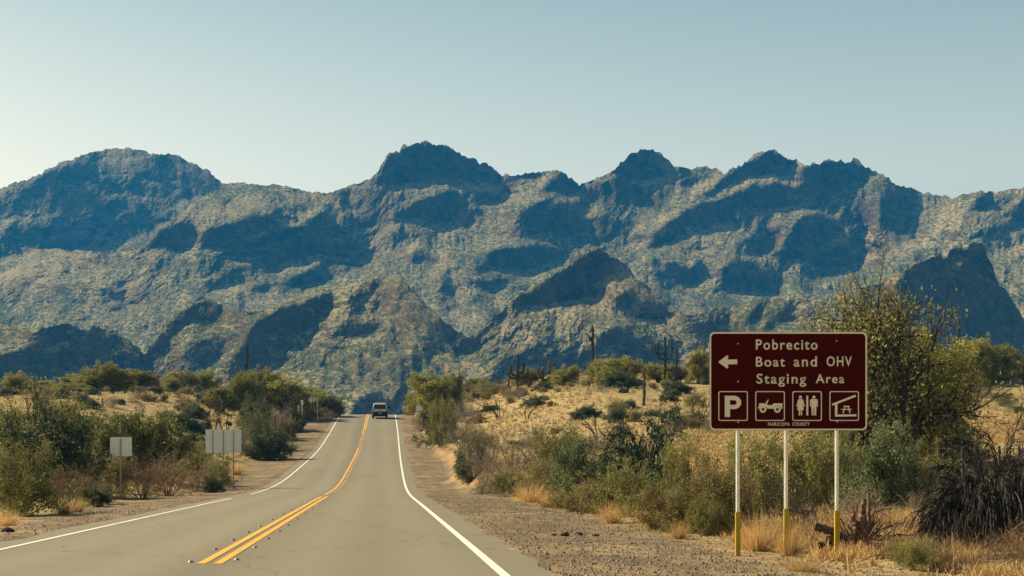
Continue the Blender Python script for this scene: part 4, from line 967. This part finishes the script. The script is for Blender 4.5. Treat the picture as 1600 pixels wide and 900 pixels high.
# ------------------------------------------------------------------ signs
ALU = plain("aluminium_sheet", (0.72, 0.73, 0.70), 0.6, 0.0, 0.06)
STEEL = plain("galvanised_steel", (0.36, 0.35, 0.32), 0.5, 0.5, 0.15)
DSTEEL = plain("dark_steel", (0.07, 0.065, 0.06), 0.6, 0.4)
BROWNS = plain("brown_sign_sheeting", (0.055, 0.005, 0.003), 0.8, var=0.15, scale=3, spec=0.03)
CREAM = plain("cream_sign_sheeting", (0.78, 0.72, 0.56), 0.5, var=0.06)
SLEEVE = plain("yellow_reflective_sleeve", (0.40, 0.275, 0.015), 0.5, var=0.12)
WHITEP = plain("white_post_paint", (0.80, 0.79, 0.72), 0.6, var=0.12)
BLACKP = plain("black_paint", (0.02, 0.02, 0.02), 0.5)

def prism(bm, pts, y0, y1):
    """polygon in the x-z plane pushed out from y0 (front) to y1 (back)"""
    a = [bm.verts.new((p[0], y0, p[1])) for p in pts]; b = [bm.verts.new((p[0], y1, p[1])) for p in pts]
    n = len(pts)
    area = sum(pts[i][0] * pts[(i + 1) % n][1] - pts[(i + 1) % n][0] * pts[i][1] for i in range(n))
    if area < 0: a.reverse(); b.reverse()
    bm.faces.new(a); bm.faces.new(b[::-1])
    for i in range(n): bm.faces.new((a[(i + 1) % n], a[i], b[i], b[(i + 1) % n]))
def bm_obj(name, bm, mat, parent=None, smooth=False):
    bmesh.ops.recalc_face_normals(bm, faces=bm.faces[:])
    m = bpy.data.meshes.new(name); bm.to_mesh(m); bm.free(); m.materials.append(mat)
    if smooth:
        for p in m.polygons: p.use_smooth = True
    return link(name, m, parent)
def rrect(x0, z0, x1, z1, r, n=6):
    pts = []
    for cx, cz, a0 in ((x1 - r, z1 - r, 0), (x0 + r, z1 - r, 90), (x0 + r, z0 + r, 180), (x1 - r, z0 + r, 270)):
        for k in range(n + 1):
            a = math.radians(a0 + 90 * k / n); pts.append((cx + r * math.cos(a), cz + r * math.sin(a)))
    return pts
def ring(bm, outer, inner, y0, y1):
    n = len(outer)
    for i in range(n):
        j = (i + 1) % n; prism(bm, [outer[i], outer[j], inner[j], inner[i]], y0, y1)
def ring_face(name, outer, inner, y0, y1, mat, parent):
    n = len(outer); V = [(p[0], y, p[1]) for y in (y0, y1) for L in (outer, inner) for p in L]; f = []
    for i in range(n):
        j = (i + 1) % n
        f += [(i, j, n + j, n + i), (2 * n + i, 3 * n + i, 3 * n + j, 2 * n + j), (i, 2 * n + i, 2 * n + j, j), (n + i, n + j, 3 * n + j, 3 * n + i)]
    return link(name, mesh_np(name, V, f, mat), parent)
def bx(bm, x0, x1, y0, y1, z0, z1):
    prism(bm, [(x0, z0), (x1, z0), (x1, z1), (x0, z1)], y0, y1)
def disc(cx, cz, r, n=20): return [(cx + r * math.cos(2 * math.pi * k / n), cz + r * math.sin(2 * math.pi * k / n)) for k in range(n)]
def text_obj(name, body, x0, x1, z0, z1, y, mat, parent, spacing=1.12, ext=0.001, bold=0.0):
    cu = bpy.data.curves.new(name, 'FONT'); cu.body = body; cu.space_character = spacing; cu.extrude = 0.0; cu.offset = bold; cu.resolution_u = 4
    t = bpy.data.objects.new(name, cu); COL.objects.link(t); bpy.context.view_layer.update()
    me = bpy.data.meshes.new_from_object(t.evaluated_get(bpy.context.evaluated_depsgraph_get())); bpy.data.objects.remove(t)
    n = len(me.vertices); v = np.empty(n * 3, np.float32); me.vertices.foreach_get("co", v); v = v.reshape(-1, 3)
    a, b = v.min(0), v.max(0)
    o = np.stack([x0 + (v[:, 0] - a[0]) / (b[0] - a[0]) * (x1 - x0), np.full(n, y), z0 + (v[:, 1] - a[1]) / (b[1] - a[1]) * (z1 - z0)], 1)
    me.vertices.foreach_set("co", o.astype(np.float32).ravel()); me.materials.clear(); me.materials.append(mat); me.update()
    bmm = bmesh.new(); bmm.from_mesh(me); ex = bmesh.ops.extrude_face_region(bmm, geom=bmm.faces[:])
    for e in ex["geom"]:
        if isinstance(e, bmesh.types.BMVert): e.co.y -= ext
    bmesh.ops.recalc_face_normals(bmm, faces=bmm.faces[:]); bmm.to_mesh(me); bmm.free()
    return link(name, me, parent)

def u_post(bm, x, y, z0, z1, w=0.05, d=0.03):
    bx(bm, x - w / 2, x + w / 2, y, y + 0.004, z0, z1); bx(bm, x - w / 2, x - w / 2 + 0.004, y + 0.0045, y + d, z0, z1); bx(bm, x + w / 2 - 0.004, x + w / 2, y + 0.0045, y + d, z0, z1)
    bx(bm, x - w / 2 - 0.012, x - w / 2 - 0.0005, y + d - 0.004, y + d, z0, z1); bx(bm, x + w / 2 + 0.0005, x + w / 2 + 0.012, y + d - 0.004, y + d, z0, z1)

# main brown sign: local frame, x and z in metres measured from the photograph at 100 px per metre
SY = 24.0
SGX = (1232 - VX) / 100.0; SGZ = float(ground_z(SGX, SY))
sign = empty("recreation_sign", (SGX, SY, SGZ))
tag(sign, "large brown recreation sign with left arrow, cream words and four symbols on three posts", "road sign")
def sx(c): return (1090 + c / 5.0 - VX) / 100.0 - SGX
def sz(c): return (HY - (505 + c / 5.0)) / 100.0 - SGZ
bm = bmesh.new(); prism(bm, rrect(sx(93), sz(838), sx(1325), sz(68), 0.075), 0.0, 0.004); bm_obj("panel", bm, BROWNS, sign)
ring_face("border", rrect(sx(94), sz(837), sx(1324), sz(69), 0.074), rrect(sx(106), sz(824), sx(1311), sz(82), 0.06), -0.0022, -0.0006, CREAM, sign)
YF = -0.0008
text_obj("lettering", "Pobrecito", sx(455), sx(937), sz(208), sz(126), YF, CREAM, sign, 1.2, bold=0.016)
for wd, a_, b_, lo, hi in (("Boat", 455, 682, 340, 262), ("and", 750, 932, 340, 258), ("OHV", 1008, 1205, 337, 258), ("Staging", 460, 848, 497, 393), ("Area", 922, 1146, 470, 397), ("MARICOPA", 550, 718, 802, 774), ("COUNTY", 740, 875, 802, 774)):
    text_obj("lettering", wd, sx(a_), sx(b_), sz(lo), sz(hi), YF, CREAM, sign, 1.2, bold=0.016)
def sp(pts): return [(sx(a), sz(b)) for a, b in pts]
bm = bmesh.new(); prism(bm, sp([(160, 303), (228, 252), (240, 254), (236, 284), (310, 282), (310, 320), (236, 322), (240, 350), (230, 355)]), -0.002, YF); bm_obj("arrow", bm, CREAM, sign)
def icon(name, x0, polys, rings=()):
    e = ring_face(name, rrect(sx(x0), sz(763), sx(x0 + 230), sz(531), 0.03), rrect(sx(x0 + 7), sz(756), sx(x0 + 223), sz(538), 0.024), -0.002, YF, CREAM, sign)
    bm = bmesh.new()
    for k, p in enumerate(polys): prism(bm, sp(p), -0.002 - 0.0002 * (k % 3), YF)
    for k, (o, i) in enumerate(rings): ring(bm, sp(o), sp(i), -0.0019 - 0.0002 * (k % 3), YF)
    bm_obj("pictogram", bm, CREAM, e); return e
def arc(cx, cy, r, a0, a1, n=14, ry=None): return [(cx + r * math.cos(math.radians(a0 + (a1 - a0) * k / n)), cy + (ry or r) * math.sin(math.radians(a0 + (a1 - a0) * k / n))) for k in range(n + 1)]
# P
outer = [(253, 567)] + arc(285, 619, 56, -90, 90, 14, 52) + [(253, 671)]
inner = [(253, 601)] + arc(283, 619.5, 22, -90, 90, 14, 18.5) + [(253, 638)]
bm = None
pp_polys = [[(212, 567), (253, 567), (253, 732), (212, 732)]]
for k in range(len(outer) - 1): pp_polys.append([outer[k], outer[k + 1], inner[k + 1], inner[k]])
icon("parking_symbol", 162, pp_polys)
# open jeep-like off-road vehicle
icon("off_road_symbol", 451, [[(480, 626), (524, 626), (548, 645), (548, 668), (540, 655), (512, 648), (486, 658), (480, 668), (471, 666), (471, 655), (480, 655)],
    [(530, 628), (537, 612), (551, 595), (556, 599), (546, 618), (543, 632)], [(536, 632), (552, 640), (580, 640), (594, 626), (594, 668), (542, 668)],
    [(594, 626), (662, 626), (662, 668), (654, 668), (646, 650), (622, 643), (600, 655), (594, 668)]],
    [(arc(511, 673, 27, 0, 360, 20), arc(511, 673, 11, 0, 360, 20)), (arc(623, 673, 27, 0, 360, 20), arc(623, 673, 11, 0, 360, 20))])
# restroom figures
icon("restroom_symbol", 740, [arc(803, 577, 12, 0, 360, 16), arc(908, 577, 12, 0, 360, 16), [(849, 566), (864, 566), (864, 720), (849, 720)],
    [(790, 592), (818, 592), (824, 600), (838, 650), (830, 654), (818, 622), (830, 678), (816, 678), (816, 720), (806, 720), (805, 678), (801, 678), (800, 720), (790, 720), (790, 678), (776, 678), (789, 622), (778, 654), (770, 650), (784, 600)],
    [(888, 592), (930, 592), (939, 602), (939, 652), (931, 652), (929, 610), (926, 720), (911, 720), (910, 660), (906, 660), (905, 720), (891, 720), (888, 610), (886, 652), (878, 652), (878, 602)]])
# picnic shelter
icon("picnic_shelter_symbol", 1030, [[(1048, 630), (1232, 558), (1238, 574), (1054, 644)], [(1073, 636), (1092, 630), (1092, 714), (1073, 730)], [(1073, 714), (1240, 712), (1240, 728), (1073, 730)],
    [(1140, 645), (1188, 645), (1188, 653), (1140, 653)], [(1120, 670), (1205, 670), (1205, 677), (1120, 677)], [(1148, 652), (1157, 652), (1141, 703), (1132, 703)], [(1170, 652), (1179, 652), (1196, 703), (1187, 703)]])
bm = bmesh.new()
for cx_, cy_ in ((315, 160), (1085, 138), (315, 455), (1090, 770), (316, 773), (701, 400)):
    b2 = bmesh.new(); prism(b2, disc(sx(cx_), sz(cy_), 0.011, 10), -0.006, YF); bm_obj("bolt", b2, CREAM, sign)
bm.free()
for cx_, ys_ in ((317, 800), (695, 795), (1092, 798)):
    x = sx(cx_); b2 = bmesh.new(); u_post(b2, x, 0.006, -0.3, sz(80), 0.040); po = bm_obj("post", b2, WHITEP, sign)
    b2 = bmesh.new(); zt = (HY - ys_) / 100.0 - SGZ
    ring(b2, [(x - 0.047, 0), (x + 0.047, 0), (x + 0.047, 0.0), (x - 0.047, 0.0)][:0] or [], [], 0, 0) if False else None
    bx(b2, x - 0.037, x + 0.037, -0.004, 0.004, -0.1, zt); bx(b2, x - 0.037, x - 0.033, 0.0045, 0.045, -0.1, zt); bx(b2, x + 0.033, x + 0.037, 0.0045, 0.045, -0.1, zt); bm_obj("sleeve", b2, SLEEVE, po)

def back_sign(name, xs, ytop, ybot, xl, xr, yground, label, Y=None, mat=ALU, cat="road sign", diamond=False, pw=0.05, postcol=STEEL):
    Xc = (xl + xr) / 2
    if Y is None: _, Y, _ = at(Xc, yground)
    s = F / Y; X0 = (Xc - VX) / s; Zg = float(ground_z(X0, Y)); e = empty(name, (X0, Y, Zg)); tag(e, label, cat)
    z0 = (HY - ybot) / s - Zg; z1 = (HY - ytop) / s - Zg; w = (xr - xl) / s / 2
    bm = bmesh.new()
    if diamond:
        zc = (z0 + z1) / 2; h = (z1 - z0) / 2; prism(bm, [(0, zc - h), (w, zc), (0, zc + h), (-w, zc)], 0.0, 0.004)
    else: prism(bm, rrect(-w, z0, w, z1, min(0.05, w * .3)), 0.0, 0.004)
    bm_obj("panel", bm, mat, e)
    for x in xs:
        px = (x - VX) / s - X0; bm = bmesh.new(); zz = float(ground_z(X0 + px, Y)) - Zg - 0.3
        u_post(bm, px, -0.034, zz, z1 - 0.06 if not diamond else z1 - 0.1, pw, 0.03); bm_obj("post", bm, postcol, e)
    return e, s, X0, Zg, z0, z1
back_sign("sign_seen_from_behind", [188.5], 683, 713, 172, 206, 777, "plain grey back of a squarish sign on a single steel post left of the road", pw=0.05)
back_sign("sign_seen_from_behind", [332.5, 349, 365], 671, 708, 321, 377, 728, "plain grey back of a wide sign on three dark posts left of the road", Y=82, postcol=STEEL, pw=0.036)
DULL = plain("weathered_sign_back", (0.42, 0.33, 0.24), 0.6, 0.0, 0.1)
back_sign("diamond_sign", [430], 648.5, 671, 419, 441, 690, "dull brown diamond sign back half hidden by bushes left of the road", Y=138, diamond=True, mat=DULL, postcol=DSTEEL)
back_sign("diamond_sign", [488], 618, 631, 481, 494, 650, "small pale diamond sign back far off near the crest, left of the road", Y=186, diamond=True, postcol=DSTEEL)
back_sign("marker_plate", [472], 625, 632.5, 470, 474, 645, "small white upright marker plate left of the far diamond sign", Y=182, mat=WHITEP, pw=0.08, postcol=WHITEP)
back_sign("marker_plate", [466.5], 632, 640, 465, 468.5, 650, "small yellowish marker plate lowest left of the far diamond sign", Y=172, mat=SLEEVE, pw=0.08, postcol=WHITEP)
back_sign("marker_plate", [496], 621, 627, 494.5, 497, 650, "tiny white marker plate touching the far diamond sign's right side", Y=189, mat=WHITEP, pw=0.08, postcol=WHITEP)
back_sign("marker_plate", [685 - 40], 629, 633, 643.5, 646.5, 650, "tiny pale marker plate just left of the speed limit sign", Y=176, mat=WHITEP, pw=0.06, postcol=STEEL)
# speed limit sign, faces the camera
Yq = 160.0; s = F / Yq; Xq = (655 - VX) / s; Zq = float(ground_z(Xq, Yq)); spd = empty("speed_limit_sign", (Xq, Yq, Zq))
tag(spd, "small white speed limit sign reading 45 on the right verge near the crest", "road sign")
z0 = (HY - 646.3) / s - Zq; z1 = (HY - 634) / s - Zq
bm = bmesh.new(); prism(bm, rrect(-.29, z0, .29, z1, .04), 0, .004); bm_obj("panel", bm, WHITEP, spd)
ring_face("border", rrect(-.275, z0 + .015, .275, z1 - .015, .035), rrect(-.255, z0 + .035, .255, z1 - .035, .03), -.003, -.001, BLACKP, spd)
hh = z1 - z0
text_obj("lettering", "SPEED", -.2, .2, z0 + hh * .76, z0 + hh * .88, -.001, BLACKP, spd, 1.1); text_obj("lettering", "LIMIT", -.18, .18, z0 + hh * .59, z0 + hh * .71, -.001, BLACKP, spd, 1.1)
text_obj("lettering", "45", -.2, .2, z0 + hh * .12, z0 + hh * .5, -.001, BLACKP, spd, 1.1, bold=0.03)
bm = bmesh.new(); u_post(bm, 0, 0.006, -0.3, z1 - .05, .05); bm_obj("post", bm, STEEL, spd)

# wire fence at the right
FY = 44.0
fposts = [1450, 1468, 1505, 1529, 1562, 1592, 1622]
fz = lambda x: float(ground_z((x - VX) / F * FY, FY))
fence = empty("wire_fence", ((1500 - VX) / F * FY, FY, fz(1500))); tag(fence, "low dark post and wire fence behind the bushes at the right", "fence")
FX0, FZ0 = fence.location.x, fence.location.z
ztop = (HY - 699) / F * FY - FZ0
for i, x in enumerate(fposts):
    bm = bmesh.new(); px = (x - VX) / F * FY - FX0; lean = random.uniform(-.03, .03); w = random.uniform(.02, .032)
    prism(bm, [(px - w, -0.4), (px + w, -0.4), (px + w + lean, ztop + random.uniform(-.02, .06)), (px - w + lean, ztop + .02)], -w, w); bm_obj("post", bm, M_WOOD, fence)
for zz in (ztop - 0.03, ztop - 0.36, ztop - 0.7):
    P = np.array([[((x - VX) / F * FY - FX0, -0.04, zz + random.uniform(-.01, .01)) for x in fposts]], float)
    link("wire", mesh_np("wire", *tubes(P, 0.006, 0.006, 4), STEEL), fence)

# ------------------------------------------------------------------ the vehicle near the crest
CARB = NB("silver_car_paint", 0.28, 0.5); CARB.set("Metallic", 0.35); CARB.color((0.52, 0.54, 0.53)); CARB.set("Coat Weight", 0.5)
GLASS = NB("tinted_glass", 0.06, 0.6); GLASS.color((0.012, 0.012, 0.02))
RUB = plain("black_plastic", (0.018, 0.018, 0.02), 0.7); TYRE = plain("tyre_rubber", (0.02, 0.019, 0.018), 0.85); RIM = plain("wheel_metal", (0.4, 0.4, 0.4), 0.35, 0.8)
LAMP = plain("red_lens", (0.06, 0.006, 0.005), 0.3); PLATE = plain("licence_plate", (0.25, 0.40, 0.55), 0.5)
VY = 190.0; VXc = 2.5 / F * VY
slope = float(ROAD_Z(VY + 3.5) - ROAD_Z(VY)) / 3.5
car = empty("sport_utility_vehicle", (VXc, VY, float(ROAD_Z(VY)) + 0.005)); car.rotation_euler = (math.atan(slope), 0, 0)
tag(car, "silver sport utility vehicle driving away in the right lane near the road's crest", "car")
def loft(name, secs, mat, parent, bevel=0.0):
    """secs: list of (y, [(x,z)...]) rings, closed at both ends"""
    V = []; n = len(secs[0][1])
    for y, ring_ in secs: V += [(x, y, z) for x, z in ring_]
    bm = bmesh.new(); vs = [bm.verts.new(v) for v in V]
    for k in range(len(secs) - 1):
        for i in range(n):
            j = (i + 1) % n; bm.faces.new((vs[k * n + i], vs[k * n + j], vs[(k + 1) * n + j], vs[(k + 1) * n + i]))
    bm.faces.new(vs[:n][::-1]); bm.faces.new(vs[-n:])
    if bevel: bmesh.ops.bevel(bm, geom=[e for e in bm.edges if e.calc_face_angle(0) > 0.5], offset=bevel, segments=2, affect='EDGES')
    return bm_obj(name, bm, mat, parent)
def body_ring(w, z0, z1, t=0.06): return [(-w + .03, z0), (w - .03, z0), (w, z0 + .12), (w + .01, (z0 + z1) / 2), (w - t, z1), (-w + t, z1), (-w - .01, (z0 + z1) / 2), (-w, z0 + .12)]
loft("body", [(0.0, body_ring(.90, .42, 1.16)), (0.10, body_ring(.95, .40, 1.20)), (1.2, body_ring(.97, .40, 1.18)), (3.4, body_ring(.97, .40, 1.14)), (4.4, body_ring(.94, .42, 1.06)), (4.85, body_ring(.86, .45, .92))], CARB.m, car, 0.02)
def cab(y, w0, w1, z0, z1): return (y, [(-w0, z0), (w0, z0), (w1, z1 - .05), (w1 - .12, z1), (-w1 + .12, z1), (-w1, z1 - .05)])
cabo = loft("cabin", [cab(.06, .90, .74, 1.14, 1.78), cab(.35, .92, .77, 1.14, 1.88), cab(2.4, .92, .77, 1.14, 1.88), cab(2.9, .92, .74, 1.13, 1.78)], CARB.m, car)
loft("windscreen", [cab(2.86, .80, .68, 1.16, 1.74), cab(3.5, .80, .72, 1.12, 1.18)], GLASS.m, car)
def pane(name, pts, mat, t=0.012, parent=car):
    bm = bmesh.new(); a = [bm.verts.new(p) for p in pts]; n = len(a); bm.faces.new(a)
    f = bmesh.ops.extrude_face_region(bm, geom=bm.faces[:])
    c = (Vector(pts[1]) - Vector(pts[0])).cross(Vector(pts[2]) - Vector(pts[0])).normalized()
    for v in f["geom"]:
        if isinstance(v, bmesh.types.BMVert): v.co += c * t
    return bm_obj(name, bm, mat, parent)
pane("rear_window", [(-.80, .050, 1.20), (.80, .050, 1.20), (.68, .038, 1.75), (-.68, .038, 1.75)], GLASS.m, 0.014)
for sgn in (-1, 1):
    for y0, y1 in ((.45, 1.25), (1.32, 2.1), (2.17, 2.75)):
        P = [(sgn * .915, y0, 1.2), (sgn * .915, y1, 1.2), (sgn * .80, y1 - .04, 1.74), (sgn * .80, y0 + .04, 1.74)]
        pane("side_window", P if sgn > 0 else P[::-1], GLASS.m, 0.02)
    loft("tail_light", [(-.012, [(sgn * .74, .92), (sgn * .90, .92), (sgn * .885, 1.18), (sgn * .77, 1.18)]), (.12, [(sgn * .74, .92), (sgn * .93, .92), (sgn * .91, 1.18), (sgn * .77, 1.18)])], LAMP, car)
    m = loft("wing_mirror", [(2.62, [(sgn * .98, 1.16), (sgn * 1.27, 1.18), (sgn * 1.27, 1.42), (sgn * 1.0, 1.40)]), (2.72, [(sgn * .97, 1.18), (sgn * 1.22, 1.20), (sgn * 1.22, 1.38), (sgn * .97, 1.36)])], RUB, car)
    for y in (.85, 3.95):
        wh = empty("wheel", (sgn * .84, y, .38)); wh.parent = car
        bm = bmesh.new(); bmesh.ops.create_cone(bm, cap_ends=True, segments=32, radius1=.38, radius2=.38, depth=.25); bmesh.ops.bevel(bm, geom=[e for e in bm.edges if e.calc_face_angle(0) > 1], offset=.03, segments=2, affect='EDGES')
        bmesh.ops.rotate(bm, verts=bm.verts, matrix=Matrix.Rotation(math.pi / 2, 3, 'Y')); bm_obj("tyre", bm, TYRE, wh)
        bm = bmesh.new(); bmesh.ops.create_cone(bm, cap_ends=True, segments=24, radius1=.24, radius2=.24, depth=.262); bmesh.ops.rotate(bm, verts=bm.verts, matrix=Matrix.Rotation(math.pi / 2, 3, 'Y')); bm_obj("rim", bm, RIM, wh)
    bm = bmesh.new(); bx(bm, sgn * .68 - .02, sgn * .68 + .02, .5, 2.3, 1.885, 1.94); bm_obj("roof_rail", bm, RUB, car)
loft("rear_bumper", [(-.16, [(-.84, .40), (.84, .40), (.86, .86), (-.86, .86)]), (.06, [(-.955, .34), (.955, .34), (.975, .90), (-.975, .90)])], RUB, car, 0.02)
bm = bmesh.new(); bx(bm, -.155, .155, -.174, -.1605, .62, .79); bm_obj("licence_plate", bm, PLATE, car)
bm = bmesh.new(); bx(bm, -.80, .80, .15, 4.6, .26, .395); bm_obj("underbody", bm, RUB, car)
bm = bmesh.new(); bx(bm, -.13, .13, -.022, -.002, .98, 1.03); bm_obj("door_handle", bm, RUB, car)
